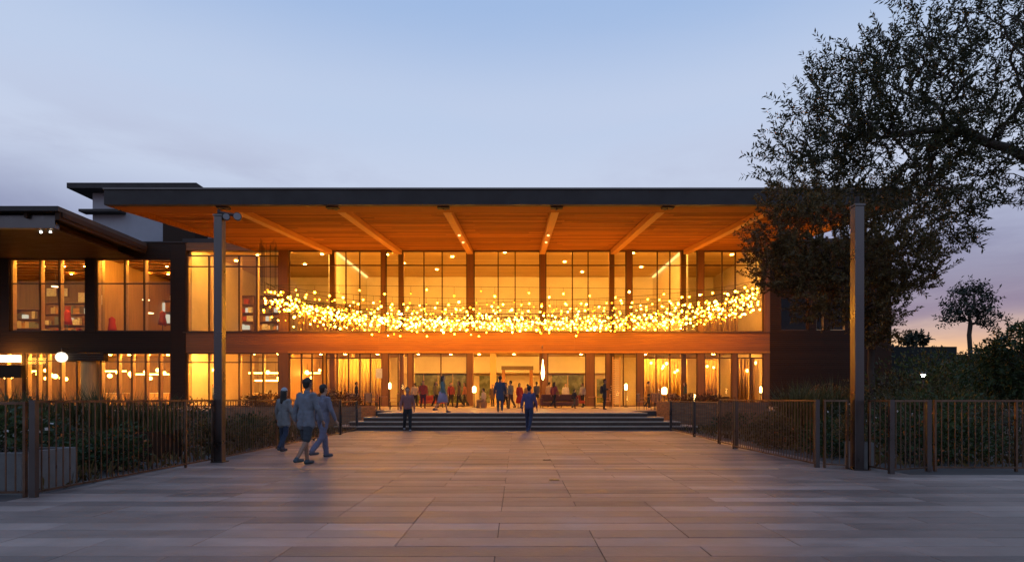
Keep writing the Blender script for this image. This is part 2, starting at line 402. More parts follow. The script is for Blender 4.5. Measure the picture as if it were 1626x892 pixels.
# shell
B('roof_deck', FASC, XL-.1, XR, DG-.02, DB+1.2, Z_UT+.62, Z_UT+.95)
B('rear_wall', PLAST, XL, XR, DB, DB+.3, ZT, Z_UT+.62)
B('end_side_wall', DARKW, XR-.3, XR-.003, DG+.5, DB, 0, Z_UT+.62)
ZC = Z_UT+.52                       # upper ceiling
XA, XBm = -14.95, 13.55             # side walls of the upper hall
def ceiling(x0, x1, y0, y1, z, parent=None, m=INCEIL):
    mb = MB(); y = y0
    mb.box(x0, x1, y0, y1, z+.06, z+.12)
    while y < y1:
        mb.box(x0, x1, y, min(y+.27, y1), z+random.uniform(0, .012), z+.055); y += .3
    return part(mb, 'ceiling', m)
ceiling(XL+.1, XW, DG+.52, DB, ZC)
ZG = Z_GT+.5
ceiling(XL+.1, XW, DG+.52, DB, ZG)
B('upper_floor', INFLOOR, XL+.1, XW, DG+.52, DB, Z_UB-.55, Z_UB-.45)
B('ground_floor', INFLOOR, XL+.1, XW, DG+.5, DB, ZT+.004, ZT+.02)
for x_ in (XA-.25, XBm): B('hall_side_wall', PLAST2, x_, x_+.25, DG+1.4, DB, Z_UB-.45, ZC)
B('hall_rear_panel', PLAST2, XA+.02, XBm-.02, DB-.12, DB-.003, Z_UB-.45, ZC)
B('room_end_wall', PLAST, XW-.15, XW-.003, DG+.52, DB, ZT+.02, ZC)
B('room_start_wall', PLAST, XL+.1, XL+.3, DG+.52, DB, ZT+.02, ZC)
for x_ in (gx(443)-.3,): B('partition', OCHRE, x_, x_+.2, DG+2.5, DB, ZT+.02, ZG)
# columns on the beam lines
BX = [-14.65, -9.2, -3.67, 1.98, 7.52, 13.2, 18.75]
for x_ in BX[:6]:
    B('column', PIER, x_-.2, x_+.2, DG+.6, DG+1.0, ZT+.02, ZC)
# piers on the glazing line
piers = [(443, 458), (606, 612), (742, 752), (858, 866), (995, 1003), (1108, 1117), (1213, 1222)]
for a, b in piers:
    B('pier', PIER, gx(a), gx(b), DG-.10, DG+.32, Z_UB+.003, Z_UT+.02)
for a, b in [(443, 458), (607, 616), (648, 655), (742, 751), (862, 869), (931, 943), (963, 968), (1012, 1021), (1108, 1118), (1163, 1170), (1213, 1222)]:
    B('pier', PIER, gx(a), gx(b), DG-.04, DG+.38, ZT+.001, Z_GT-.003)
def window(x0, x1, z0, z1, mull, trans, t=.085, deep=.14, glass=True, fin=0, parent=None, frame=FRAME, panes=True):
    fr = MB(); y0, y1 = DG+.02, DG+.02+deep
    fr.box(x0, x0+t, y0, y1, z0, z1).box(x1-t, x1, y0, y1, z0, z1).box(x0+t, x1-t, y0, y1, z0, z0+t).box(x0+t, x1-t, y0, y1, z1-t, z1)
    w = part(fr, 'window', frame, parent)
    for m_ in mull: MB().box(m_-t*.5, m_+t*.5, y0+.004, y1-.004, z0+t, z1-t).build('mullion', frame, w)
    zz = [z0+t]
    for tz in trans:
        MB().box(x0+t, x1-t, y0+.008, y1-.008, tz-t*.5, tz+t*.5).build('transom', frame, w); zz.append(tz)
    zz.append(z1-t)
    if fin:
        for m_ in [x0+t*.5]+list(mull): MB().box(m_-t*.4, m_+t*.4, y1, y1+fin, z0+.003, z1-.003).build('fin', FIN, w)
    if glass:
        xx = [x0+t]+sorted(mull)+[x1-t]
        for a, b in zip(xx[:-1], xx[1:]):
            for c, d in zip(zz[:-1], zz[1:]):
                yo = random.uniform(-.006, .006)
                MB().box(a+.02, b-.02, DG+.08+yo, DG+.092+yo, c+.02, d-.02).build('pane', GLASS, w)
    return w
up = [((458, 606), (549, 571)), ((612, 742), (673, 702)), ((752, 858), (791, 818)), ((866, 995), (909, 934)), ((1003, 1108), (1044, 1064)), ((1117, 1213), (1147, 1168))]
for (a, b), ms in up: window(gx(a)+.004, gx(b)-.004, Z_UB, Z_UT, [gx(m) for m in ms], [Z_TR])
window(gx(296), gx(443)-.004, Z_UB, gz(405), [gx(331), gx(379), gx(407)], [gz(423)], fin=.32)
B('pier', DARKW, gx(272), gx(296)-.004, DG-.1, DG+.34, ZT, gz(388))
low = [((458, 513), (478, 495)), ((517, 607), (535, 553, 571, 588)), ((616, 648), (632,)), ((655, 742), (700,)), ((869, 931), ()), ((943, 963), ()), ((968, 1012), (990,)), ((1021, 1108), (1042, 1064, 1083)), ((1118, 1163), (1143,)), ((1170, 1213), (1192,))]
for (a, b), ms in low: window(gx(a)+.004, gx(b)-.004, ZT+.003, Z_GT-.004, [gx(m) for m in ms], [] if 616 <= a < 1000 else [gz(568)], fin=.22)
window(gx(296), gx(443)-.004, ZT+.003, Z_GT-.004, [gx(331), gx(379), gx(398), gx(417)], [gz(575)], fin=.3)
# ---- canopy
ZF0, ZF1 = pz(325, DF), pz(300, DF); ZBk = Z_UT
XC0, XC1 = px(165, DF), px(1447, DF)
def zs(y): return ZF0+.30+(ZBk+.05-ZF0-.30)*(y-DF)/(DG-DF)      # soffit height
cap = part(MB().xprism([(DF, ZF0), (DF, ZF1), (DG+.4, ZBk+.98), (DG+.4, ZBk+.64), (DG-.1, zs(DG)+.12), (DF+.3, zs(DF)+.12), (DF+.3, ZF0)], XC0, XC1), 'canopy_roof', FASC)
MB().box(XC0-.03, XC1+.03, DF-.05, DF+.12, ZF1-.03, ZF1+.05).build('edge_flashing', STEEL, cap)
sf = MB(); y_ = DF+.3
while y_ < DG-.1:
    y2 = min(y_+.315, DG-.08); zo = random.uniform(-.006, .006)
    xs = [XC0+.15]+[v+random.uniform(-1.4, 1.4) for v in BX]+[XC1-.15]
    for a, b in zip(xs[:-1], xs[1:]):
        i = len(sf.v)
        z0, z1 = zs(y_)+zo, zs(y2)+zo
        sf.v += [(a, y_, z0), (b-.006, y_, z0), (b-.006, y2, z1), (a, y2, z1), (a, y_, z0+.08), (b-.006, y_, z0+.08), (b-.006, y2, z1+.08), (a, y2, z1+.08)]
        sf.f += [(i, i+3, i+2, i+1), (i+4, i+5, i+6, i+7), (i, i+1, i+5, i+4), (i+1, i+2, i+6, i+5), (i+2, i+3, i+7, i+6), (i+3, i, i+4, i+7)]
    y_ = y2+.06
sf.build('soffit_planks', SOFF, cap, kind='stuff')
MB().xprism([(DF+.305, ZF0+.003), (DF+1.5, ZF0+.10), (DF+1.5, zs(DF+1.5)+.05), (DF+.305, zs(DF)+.1)], XC0+.1, XC1-.1).build('edge_beam', SOFF, cap)
for s_ in (XC0, XC1-.12): MB().xprism([(DF+.31, ZF0+.002), (DG-.1, zs(DG)-.15), (DG-.1, zs(DG)+.11), (DF+.31, zs(DF)+.11)], s_, s_+.12).build('end_beam', SOFF, cap)
for x_ in BX:
    y0, y1 = DF+1.52, DG-.06
    MB().xprism([(y0, zs(y0)-.30), (y1, zs(y1)-.34), (y1, zs(y1)-.003), (y0, zs(y0)-.003)], x_-.22, x_+.22).build('beam', BEAM, cap, bevel=.015)
    MB().box(x_-.3, x_+.3, DF+.25, DF+.55, ZF0-.06, ZF0+.02).tube((x_, DF+.4, ZF0-.05), (x_+.05, DF+1.7, zs(DF+1.7)-.2), .06).build('beam_bracket', FASC, cap)
    for yq in ((36.0, 38.6) if abs(x_+.8) < 3 else ()):
        MB().tube((x_, yq, zs(yq)-.39), (x_, yq, zs(yq)-.33), .08, .08, 12).build('downlight', emit('downlight_dim', (1, .62, .2), 3), cap)
# ---- lamps of the rooms
def dlight(X, Y, Zc, r=.17, m=LAMP):
    B('ceiling_lamp', m, X-r, X+r, Y-r, Y+r, Zc-.03, Zc-.006)
for X, Y in ((-13.2, 46.4), (-10.9, 47.5), (-10.1, 50.5), (-5.5, 48.2), (-1.0, 46.8), (4.2, 50), (9.6, 47), (11.4, 52), (-7.5, 53), (6.2, 54)): dlight(X, Y, ZC, .10)
for X in np.linspace(-24.6, -16.3, 4): dlight(X, random.uniform(46.5, 52), ZC, .09)
for X in (15.3, 18): dlight(X, 47.5, ZC, .09)
# added glowing strips, unseen behind the window heads, to brighten the rooms
for a, b in zip(BX[:5], BX[1:6]):
    m_ = (a+b)/2+random.uniform(-.4, .4); h_ = random.uniform(1.3, 2.1)
    B('added_wash_light', ADDED_WASH, m_-h_, m_+h_, DG+.56, DG+.74, ZC-.10, ZC-.02)
for a, b in ((XL+1.2, XL+3.6), (XL+6, XA-1.5), (XBm+1.2, XW-1.6)): B('added_wash_light', ADDED_WASH, a, b, DG+.56, DG+.68, ZC-.10, ZC-.02)
x_ = XL+.8
while x_ < XW-2:
    w_ = random.uniform(1.2, 2.6); B('added_wash_light', ADDED_WASH, x_, x_+w_, DG+.56, DG+.70, ZG-.10, ZG-.02); x_ += w_+random.uniform(.6, 1.6)
for x_ in (XA+.02, XBm-.20): B('cove_light', emit('cove_dim', (1, .62, .2), 2.2), x_, x_+.18, DG+2, DB-.4, ZC-.12, ZC-.02)
for X in np.linspace(-24.6, 18.3, 15):
    for Y in (47, 52): dlight(X+random.uniform(-.5, .5), Y, ZG, .10)

# ------------------------------------------------------------------ side wing (left)
wing = thing('side_wing', 'dark timber clad two storey wing with lit square windows', 'building', (0, DG, 0))
def W(name, m, x0, x1, y0, y1, z0, z1): 
    o = MB().box(x0, x1, y0, y1, z0, z1).build(name, m, wing); o.location = (0, -DG, 0); return o
def wpart(mb, name, m, **kw):
    o = mb.build(name, m, wing, **kw); o.location = (0, -DG, 0); return o
XW0 = -58.0; XW1 = gx(272)-.004
ztw, zbw = gz(411), gz(526)
wpart(boards(XW0, XW1, DG-.08, DG+.03, Z_GT, zbw, .165), 'spandrel_cladding', DARKW, kind='stuff')
W('spandrel_core', FRAME, XW0, XW1, DG+.032, DG+.4, Z_GT, zbw)
wpart(boards(XW0, XW1+1.1, DG-.08, DG+.03, ztw, gz(386), .165), 'header_cladding', DARKW, kind='stuff')
W('header_core', FRAME, XW0, XW1, DG+.032, DG+.4, ztw, gz(386)-.02)
W('parapet_cap', FASC, XW0, XW1+1.2, DG-.14, DG+.5, gz(386), gz(384))
for a, b in ((136, 152), (0, 16)):
    W('pier', DARKW, gx(a), gx(b), DG-.1, DG+.4, zbw+.002, ztw-.002)
W('end_wall_panel', DARKW, XW0, gx(-120), DG-.05, DG+.4, zbw+.002, ztw-.002); W('end_wall_panel', DARKW, XW0, gx(-60), DG-.05, DG+.4, ZT, Z_GT-.002)
def wwin(a, b, ms, z0, z1, trans, fin=.35):
    w = window(gx(a)+.004, gx(b)-.004, z0, z1, [gx(m) for m in ms], trans, fin=fin, parent=wing); w.location = (0, -DG, 0); return w
ztr = gz(450)
wwin(16, 136, (62, 93), zbw, ztw, [ztr]); wwin(152, 272, (197, 228), zbw, ztw, [ztr]); wwin(-120, 0, (-60, -30), zbw, ztw, [ztr])
wwin(158, 272, (186, 208, 230, 252), ZT+.003, Z_GT-.003, [gz(574)]); wwin(40, 122, (58, 73, 95), ZT+.003, Z_GT-.003, [gz(573)]); wwin(-60, 36, (-20, 8), ZT+.003, Z_GT-.003, [gz(573)])
W('pier', DARKW, gx(36), gx(40), DG-.05, DG+.4, ZT, Z_GT-.002)
wpart(MB().lathe([(.75, ZT), (.75, Z_GT-.5)], (gx(140), DG+.45, 0), 20), 'round_pillar', OCHRE, smooth=False)
W('louvre_panel', DARKW, gx(106), gx(172), DG-.5, DG-.02, gz(573), gz(561))
for q in range(4): W('louvre_blade', FRAME, gx(106), gx(171.5), DG-.56, DG-.5, gz(572)+q*.15, gz(572)+q*.15+.05)
# rooms
for nm, m, z in (('upper_floor', INFLOOR, zbw-.4), ('ground_floor', INFLOOR, ZT+.02)): W(nm, m, XW0, XW1, DG+.42, DB-2, z-.06, z)
W('ceiling', INCEIL, XW0, XW1, DG+.42, DB-2, ztw+.55, ztw+.65); W('ceiling', INCEIL, XW0, XW1, DG+.42, DB-2, Z_GT+.4, Z_GT+.5)
for q in range(9): W('ceiling_beam', BEAM, XW0, XW1, DG+1+q*1.05, DG+1.16+q*1.05, ztw+.40, ztw+.548)
W('rear_wall', mat('brown_timber_wall', (.20, .10, .035), .5, var=.3, scale=2, stretch=(3, 3, .2)), XW0, XW1, DB-2, DB-1.8, ZT, gz(386)-.3); W('roof_deck', FASC, XW0, XL-.12, DG+.4, DB, gz(386)-.3, gz(386)-.1)
W('end_wall', OCHRE, XW1-.2, XW1-.003, DG+.42, DB-2, ZT, ztw+.54); W('start_wall', PLAST, XW0, XW0+.2, DG+.42, DB-2, ZT, ztw+.54)
W('added_wash_light', ADDED_WASH2, XW0+.6, XW1-.4, DG+.5, DG+.60, ztw+.30, ztw+.38); W('added_wash_light', ADDED_WASH2, XW0+.6, XW1-.4, DG+.5, DG+.62, Z_GT+.28, Z_GT+.38)  # added strips out of view, only there to light the wing rooms
W('partition', OCHRE, gx(140), gx(140)+.2, DG+1.5, DB-2, zbw-.4, ztw+.39)
for X in np.linspace(-40.5, -28.2, 8):
    for Y in (46, 48.5, 51.5):
        W('ceiling_lamp', LAMP, X-.06, X+.06, Y-.06, Y+.06, ztw+.36, ztw+.395)
        W('ceiling_lamp', LAMP, X-.08, X+.08, Y-.08, Y+.08, Z_GT+.36, Z_GT+.395)
# projecting open canopy of the wing
D2 = 35.6; z2 = pz(327, D2); xe = px(92, D2)
wc_ = wpart(MB().box(-48, xe, D2, DG-.15, z2-.30, z2), 'canopy_roof', FASC)
MB().box(-48, xe-.6, D2+.5, D2+.85, z2-1.24, z2-.42).build('canopy_beam', STEEL, wc_)
for q in range(9): MB().box(-47+q*2.25, -46.78+q*2.25, D2+.3, DG-.2, z2-.62, z2-.302).build('rafter', DARKW, wc_)
MB().box(xe-.35, xe-.05, D2+.2, DG-.2, z2-.8, z2-.303).build('canopy_edge_beam', DARKW, wc_)
MB().box(-47.5, xe-.9, D2+.9, DG-.25, z2-1.2, z2-1.12).build('canopy_soffit', DARKW, wc_)
for xq in (65, 80): MB().tube((px(xq, 37), 37, z2-1.27), (px(xq, 37), 37, z2-1.20), .05).build('downlight', WLAMP, wc_)
# penthouse block behind
pent = thing('rooftop_block', 'pale rendered rooftop block with dark overhanging flat roof', 'building', (0, 50, 0))
DP = 50.0
def PB(name, m, x0, x1, y0, y1, z0, z1):
    o = MB().box(x0, x1, y0, y1, z0, z1).build(name, m, pent); o.location = (0, -DP, 0); return o
PB('wall', WHITEW, px(147, DP), px(420, DP), DP, DP+7, pz(384, DP)-1.2, pz(299, DP)-.423)
PB('roof', FASC, px(123, DP), px(324, DP), DP-1.2, DP+8, pz(299, DP)-.42, pz(292, DP)-.35)
o = MB().prism([(px(324, DP)+.003, pz(299, DP)-.42), (px(336, DP), pz(299, DP)-.42), (px(324, DP)+.003, pz(293, DP)-.37)], DP-1.2, DP+8).build('roof_slope', FASC, pent); o.location = (0, -DP, 0)
PB('ledge', FASC, px(137, DP), px(200, DP), DP-.9, DP-.003, pz(341, DP), pz(337, DP))
PB('wall_return', DARKW, px(281, DP), px(330, DP), DP-2, DP-.003, pz(388, DP)-1, pz(362, DP))
o = MB().tube((px(328, DP), DP+2, pz(300, DP)), (px(330, DP), DP+2, pz(286, DP)), .025).tube((px(240, DP), DP, pz(292, DP)-.36), (px(240, DP), DP, pz(288, DP)-.36), .12).build('roof_aerial', STEEL, pent); o.location = (0, -DP, 0)
# right garden wall
gwall = MB().box(XR+.05, px(1512, 47), 46.5, 47, -.05, pz(551, 47)).build('garden_wall', mat('teal_wall', (.022, .026, .026), .85, var=.3, scale=1, spec=.2))
tag(gwall, 'tall plain dark wall joining the end of the hall', 'wall')

# ------------------------------------------------------------------ interior contents
gl = tag(MB().lathe([(.02, -.40), (.22, -.34), (.36, -.18), (.40, 0), (.36, .18), (.22, .34), (.02, .40)], (gx(110), 43.55, gz(568)), 18).build('globe_lamp', GLOBE, smooth=True), 'round white glowing globe lamp under the wing spandrel', 'lamp')
MB().tube((gx(110), 43.55, gz(568)+.38), (gx(110), 43.55, Z_GT+.3), .03).tube((gx(110), 43.55, Z_GT+.3), (gx(110), DG, Z_GT+.3), .03).build('bracket', STEEL, gl)
SHELFW = mat('shelf_timber', (.24, .11, .05), .5, var=.2)
PAPER = mat('paper_white', (.75, .7, .6), .7, var=.3, scale=5)
BOOKS = [mat('goods_%d' % i, c, .6) for i, c in enumerate([(.4, .06, .04), (.6, .45, .25), (.12, .08, .06), (.5, .25, .08), (.2, .2, .16), (.7, .6, .45)])]
def shelf_unit(name, label, X, Y, z, w, h, rows, rz=0, group=None, seed=0, screens=0):
    t = thing(name, label, 'shelf', (X, Y, z), rz, group); r = random.Random(seed)
    box('side_panel', SHELFW, t, -w/2, -w/2+.05, 0, .4, 0, h); box('side_panel', SHELFW, t, w/2-.05, w/2, 0, .4, 0, h); box('back_panel', SHELFW, t, -w/2+.05, w/2-.05, .36, .4, 0, h)
    for q in range(rows+1):
        zz = q*(h-.04)/rows; box('shelf_board', SHELFW, t, -w/2+.052, w/2-.052, 0, .358, zz, zz+.04)
        if q == rows: break
        xx = -w/2+.1
        while xx < w/2-.5:
            ww = r.uniform(.15, .6)
            if r.random() < .75:
                lit = r.random() < screens
                box('lit_panel' if lit else 'packed_goods', SCREEN if lit else r.choice(BOOKS+[PAPER]), t, xx, xx+ww-.03, .05, .34, zz+.043, zz+.043+r.uniform(.45, .9)*(h/rows-.1))
            xx += ww
    return t
zf = zbw-.4
shelf_unit('display_shelf', 'narrow shelf of goods in the corner behind the leftmost wing window', px(45, 53.6), 53.6, zf, 2.4, 3.6, 4, seed=21, screens=.2)
shelf_unit('display_shelf', 'low shelf of goods under the framed prints in the second wing window', px(226, 53.4), 53.4, zf, 1.6, 3.2, 4, seed=22, screens=.25)
for i, (xx, yy_) in enumerate(((232, 476), (238, 497), (88, 455), (170, 458))):
    t = thing('disc_lamp', 'flat glowing disc lamp hanging upstairs in the wing, %s' % ('upper one by the narrow pane', 'lower one by the narrow pane', 'in the leftmost window', 'over the red garment')[i], 'lamp', (px(xx, 49), 49, pz(yy_, 49)))
    MB().lathe([(.28, -.03), (.30, 0), (.27, .03)], (0, 0, 0), 16).build('shade', emit('disc_glow', (1, .72, .36), 4), t); MB().tube((0, 0, .03), (0, 0, ztw+.38-pz(yy_, 49)), .012).build('cord', STEEL, t)
shelf_unit('display_shelf', 'tall shelf with pale lit panels behind the leftmost upper window', px(105, 53.6), 53.6, zf, 4.6, 4.2, 4, seed=1, screens=.35)
shelf_unit('display_shelf', 'tall shelf with lit panels behind the second upper window of the wing', px(192, 53.6), 53.6, zf, 3.2, 4.0, 4, seed=2, screens=.3)
shelf_unit('display_shelf', 'tall shelf with goods beside the red clothes in the wing', px(255, 53.2), 53.2, zf, 2.2, 4.4, 4, seed=3, screens=.35)
for i, (xx, lb) in enumerate(((345, 'first bookcase upstairs behind the free standing steel post'), (378, 'second bookcase upstairs between post and corner pier'), (425, 'dark bookcase upstairs beside the corner pier'))):
    shelf_unit('bookcase', lb, px(xx, 52), 52.5, Z_UB-.45, 2.4, 4.8, 6, seed=10+i, screens=.1)
for i, (xx, yy_, w_, h_, lb) in enumerate(((82, 464, .95, .75, 'upper pale framed print behind the leftmost wing window'), (101, 464, .8, .75, 'second upper pale framed print behind the leftmost wing window'), (131, 472, .8, .9, 'pale framed print near the pier of the leftmost wing window'), (165, 476, 1.0, .9, 'pale framed print behind the second wing window'), (183, 478, .9, .85, 'pale framed print beside the red garment'), (266, 477, .9, 1.0, 'pale framed print by the dark pier of the wing'))):
    t = thing('framed_print', lb, 'picture', (px(xx, 54.4), 54.4, pz(yy_, 54.4)))
    box('print', PAPER, t, -w_/2, w_/2, -.02, 0, -h_/2, h_/2); MB().box(-w_/2-.06, -w_/2, -.04, 0, -h_/2-.06, h_/2+.06).box(w_/2, w_/2+.06, -.04, 0, -h_/2-.06, h_/2+.06).box(-w_/2, w_/2, -.04, 0, h_/2, h_/2+.06).box(-w_/2, w_/2, -.04, 0, -h_/2-.06, -h_/2).build('frame', SHELFW, t)
REDC = mat('red_cloth', (.45, .03, .02), .8); 
def garment(label, X, Y, z, m, h=1.3, rz=0):
    t = thing('garment_stand', label, 'clothes stand', (X, Y, z), rz)
    MB().tube((0, 0, 0), (0, 0, h+.25), .025).box(-.25, .25, -.25, .25, 0, .03).build('stand', STEEL, t)
    MB().lathe([(.34, .35), (.30, .7), (.22, 1.05), (.24, 1.35), (.10, 1.5), (.05, 1.55)], (0, 0, h-1.3), 10).build('garment', m, t, smooth=True)
garment('red garment on a stand behind the leftmost upper window', px(107, 46.6), 46.6, zf, REDC, 2.2)
garment('red garment on a stand behind the second upper window', px(178, 46.4), 46.4, zf, REDC, 1.6)
garment('dark red garment on a stand near the wing shelf with goods', px(258, 48.5), 48.5, zf, mat('wine_cloth', (.22, .03, .02), .8), 2.4)
def desk(label, X, Y, z, w, rz=0, m=SHELFW):
    t = thing('table', label, 'table', (X, Y, z), rz)
    box('table_top', m, t, -w/2, w/2, -.4, .4, .72, .76)
    for a in (-1, 1):
        for b in (-1, 1): box('leg', STEEL, t, a*(w/2-.06)-.025, a*(w/2-.06)+.025, b*.34-.025, b*.34+.025, 0, .72)
    return t
desk('long desk behind the leftmost upper window of the wing', px(85, 49.5), 49.5, zf, 3.2); desk('long desk behind the second upper window of the wing', px(225, 48), 48, zf, 2.6)
# curtains
def curtain(label, x0, x1, Y, z0, z1, amp=.10, n=None, m=None, rz=0):
    n = n or int((x1-x0)/.28); mb = MB(); seg = n*6
    for i in range(seg+1):
        u = i/seg; X = x0+(x1-x0)*u; ph = u*n*2*math.pi
        for z, a in ((z0, amp*1.25), (z1, amp*.8)): mb.v.append((X+.02*math.sin(ph*2), a*math.sin(ph)+.03*math.sin(ph*.37), z))
    for i in range(seg): mb.f.append((2*i, 2*i+2, 2*i+3, 2*i+1))
    t = thing('curtain', label, 'curtain', (0, Y, 0))
    o = mb.build('cloth', m, t, smooth=True); s = o.modifiers.new('thickness', 'SOLIDIFY'); s.thickness = .012
    MB().tube((x0, 0, z1+.03), (x1, 0, z1+.03), .025).build('rod', STEEL, t)
CUR = mat('gold_curtain', (.66, .44, .16), .8, var=.1, scale=2, trans=.35)
CURD = mat('ochre_curtain', (.45, .25, .09), .8, var=.1, scale=2, trans=.25)
ys = Z_UB-.45
curtain('half height gold curtain upstairs near the corner pier', gx(460), gx(560), DG+1.6, ys, gz(478), m=CUR)
curtain('half height gold curtain upstairs at the end of the hall near the tree', gx(1118), gx(1185), DG+1.6, ys, gz(480), m=CUR)
curtain('tall gold curtain downstairs behind the empty chairs', gx(520), gx(606), DG+2.4, ZT+.02, gz(566), m=CUR, amp=.14)
curtain('tall gold curtain downstairs behind the lantern with a flame', gx(1024), gx(1106), DG+2.4, ZT+.02, gz(566), m=CUR, amp=.14)
curtain('tall ochre curtain in the last ground floor window', gx(1172), gx(1212), DG+1.6, ZT+.02, gz(566), m=CURD, amp=.12)
curtain('tall ochre curtain in the last but one ground floor window', gx(1122), gx(1160), DG+2.6, ZT+.02, gz(566), m=CURD, amp=.12)
# rear openings of the ground floor
for i, (a, b, c, d) in enumerate(((650, 742, 592, 641), (760, 792, 595, 641), (875, 928, 594, 641), (946, 962, 600, 641))):
    t = thing('rear_window', 'dim olive garden window in the rear wall, %s' % ('behind the walker on the stairs', 'beside the dark portal', 'behind the brown sofa', 'behind the person by the table')[i], 'window', (0, DB-.06, 0))
    x0, x1, z0, z1 = px(a, DB), px(b, DB), max(pz(d, DB), ZT+.1), pz(c, DB)
    box('pane', OLIVE, t, x0+.08, x1-.08, 0, .03, z0+.08, z1-.08)
    MB().box(x0, x0+.08, -.04, .05, z0, z1).box(x1-.08, x1, -.04, .05, z0, z1).box(x0+.08, x1-.08, -.04, .05, z0, z0+.08).box(x0+.08, x1-.08, -.04, .05, z1-.08, z1).build('frame', FIN, t)
    nb = max(1, int((x1-x0)/1.4))
    for q in range(1, nb): xx = x0+(x1-x0)*q/nb; box('mullion', FIN, t, xx-.04, xx+.04, -.03, .04, z0+.08, z1-.08)
t = thing('portal', 'dark timber door portal at the back of the entrance hall', 'doorway', (0, 52, 0))
a, b, c = px(797, 52), px(846, 52), pz(581, 52)
box('jamb', CLAD, t, a, a+.3, -.2, .3, ZT+.02, c-.35); box('jamb', CLAD, t, b-.3, b, -.2, .3, ZT+.02, c-.35); box('lintel', FRAME, t, a-.05, b+.05, -.25, .35, c-.345, c)
for xx, w_ in ((775, .9), (937, .7)):
    pass
colt = [(745, .35, 49), (783, .55, 51.5), (560, .3, 49), (1020, .35, 49)]
for xx, w_, D in colt: B('inner_column', OCHRE, px(xx, D)-w_/2, px(xx, D)+w_/2, D, D+w_, ZT+.02, ZG)
# bulkhead over the rear windows
B('bulkhead', PLAST2, px(640, 55), px(965, 55), 55.2, DB-.003, pz(592, 55.2), ZG)
# restaurant lights, wing ground floor and bay: clusters
def pendant(label, X, Y, z, r=.16, m=LAMPS, drop=.8):
    t = thing('pendant_lamp', label, 'lamp', (X, Y, z), group=label.replace('lamp', 'lamps', 1))
    MB().lathe([(r*.3, -r), (r*.85, -r*.6), (r, 0), (r*.8, r*.6), (r*.25, r)], (0, 0, 0), 10).build('shade', m, t, smooth=True)
    MB().tube((0, 0, r), (0, 0, drop), .012, .012, 5).build('cord', STEEL, t)
for i in range(26):
    xx = random.uniform(4, 268); Y = random.uniform(45.2, 50)
    if 118 < xx < 160: continue
    pendant('warm pendant lamp in the wing restaurant', px(xx, Y), Y, pz(random.uniform(586, 602), Y), random.uniform(.11, .19))
for i in range(14):
    xx = random.uniform(300, 510); Y = random.uniform(46, 51)
    pendant('warm pendant lamp in the ground floor room beside the stairs', px(xx, Y), Y, pz(random.uniform(584, 600), Y), random.uniform(.1, .17))
for i in range(12):
    xx = random.uniform(1030, 1205); Y = random.uniform(45.2, 46.5)
    pendant('warm pendant lamp behind the windows at the far end of the terrace', px(xx, Y), Y, pz(random.uniform(575, 592), Y), random.uniform(.08, .13))
for a, b, yy_, D in ((160, 200, 589, 49), (215, 268, 594, 49.5), (42, 58, 589, 48.5), (395, 442, 592, 50), (462, 508, 592, 50), (405, 442, 604, 48)):
    t = thing('linear_lamp', 'glowing linear lamp hanging over a counter', 'lamp', (px((a+b)/2, D), D, pz(yy_, D)), group='linear lamps over the counters')
    w_ = px(b, D)-px(a, D); MB().box(-w_/2, w_/2, -.06, .06, -.05, .05).build('tube', LAMPS, t)
    MB().tube((-w_*.4, 0, .05), (-w_*.4, 0, 1.0), .01).tube((w_*.4, 0, .05), (w_*.4, 0, 1.0), .01).build('hanger', STEEL, t)
for i, (a, b, D, lb) in enumerate(((165, 196, 51, 'bar counter in the wing restaurant'), (232, 268, 50, 'serving counter in the wing beside its dark pier'), (400, 442, 51, 'serving counter behind the beanie wearer'))):
    t = thing('counter', lb, 'counter', (px((a+b)/2, D), D, ZT+.02)); w_ = px(b, D)-px(a, D)
    box('body', OCHRE, t, -w_/2, w_/2, 0, .7, 0, 1.05); box('top', PLAST2, t, -w_/2-.05, w_/2+.05, -.06, .75, 1.052, 1.1)
# slatted rack, sign
t = thing('slat_rack', 'tall rack of short pale slats beside the entrance columns', 'rack', (px(979, 43.4), 43.4, ZT))
hh = pz(566, 43.4)-ZT
for a in (-.26, .26): box('upright', OCHRE, t, a-.04, a+.04, 0, .12, 0, hh)
for q in range(20): box('slat', FIN, t, -.22, .22, .02, .08, .25+q*(hh-.4)/20, .25+q*(hh-.4)/20+.09)
t = tag(box('window_notice', mat('blue_notice', (.45, .5, .6), .6, var=.2, scale=9), None, gx(597), gx(607), DG-.03, DG-.015, gz(600), gz(585)), 'pale blue notice hanging in the ground floor window', 'notice')
t = thing('sign_box', 'dark brown box sign fixed above the wing entrance', 'sign', (px(14, 43.2), 43.2, pz(590, 43.2)))
box('case', DARKW, t, -1.1, 1.05, -.15, .2, -.45, .5); box('top_light', LAMPS, t, -1.1, .85, -.1, .1, .75, 1.25); box('arm', STEEL, t, -.5, -.4, 0, 1.1, .2, .3)

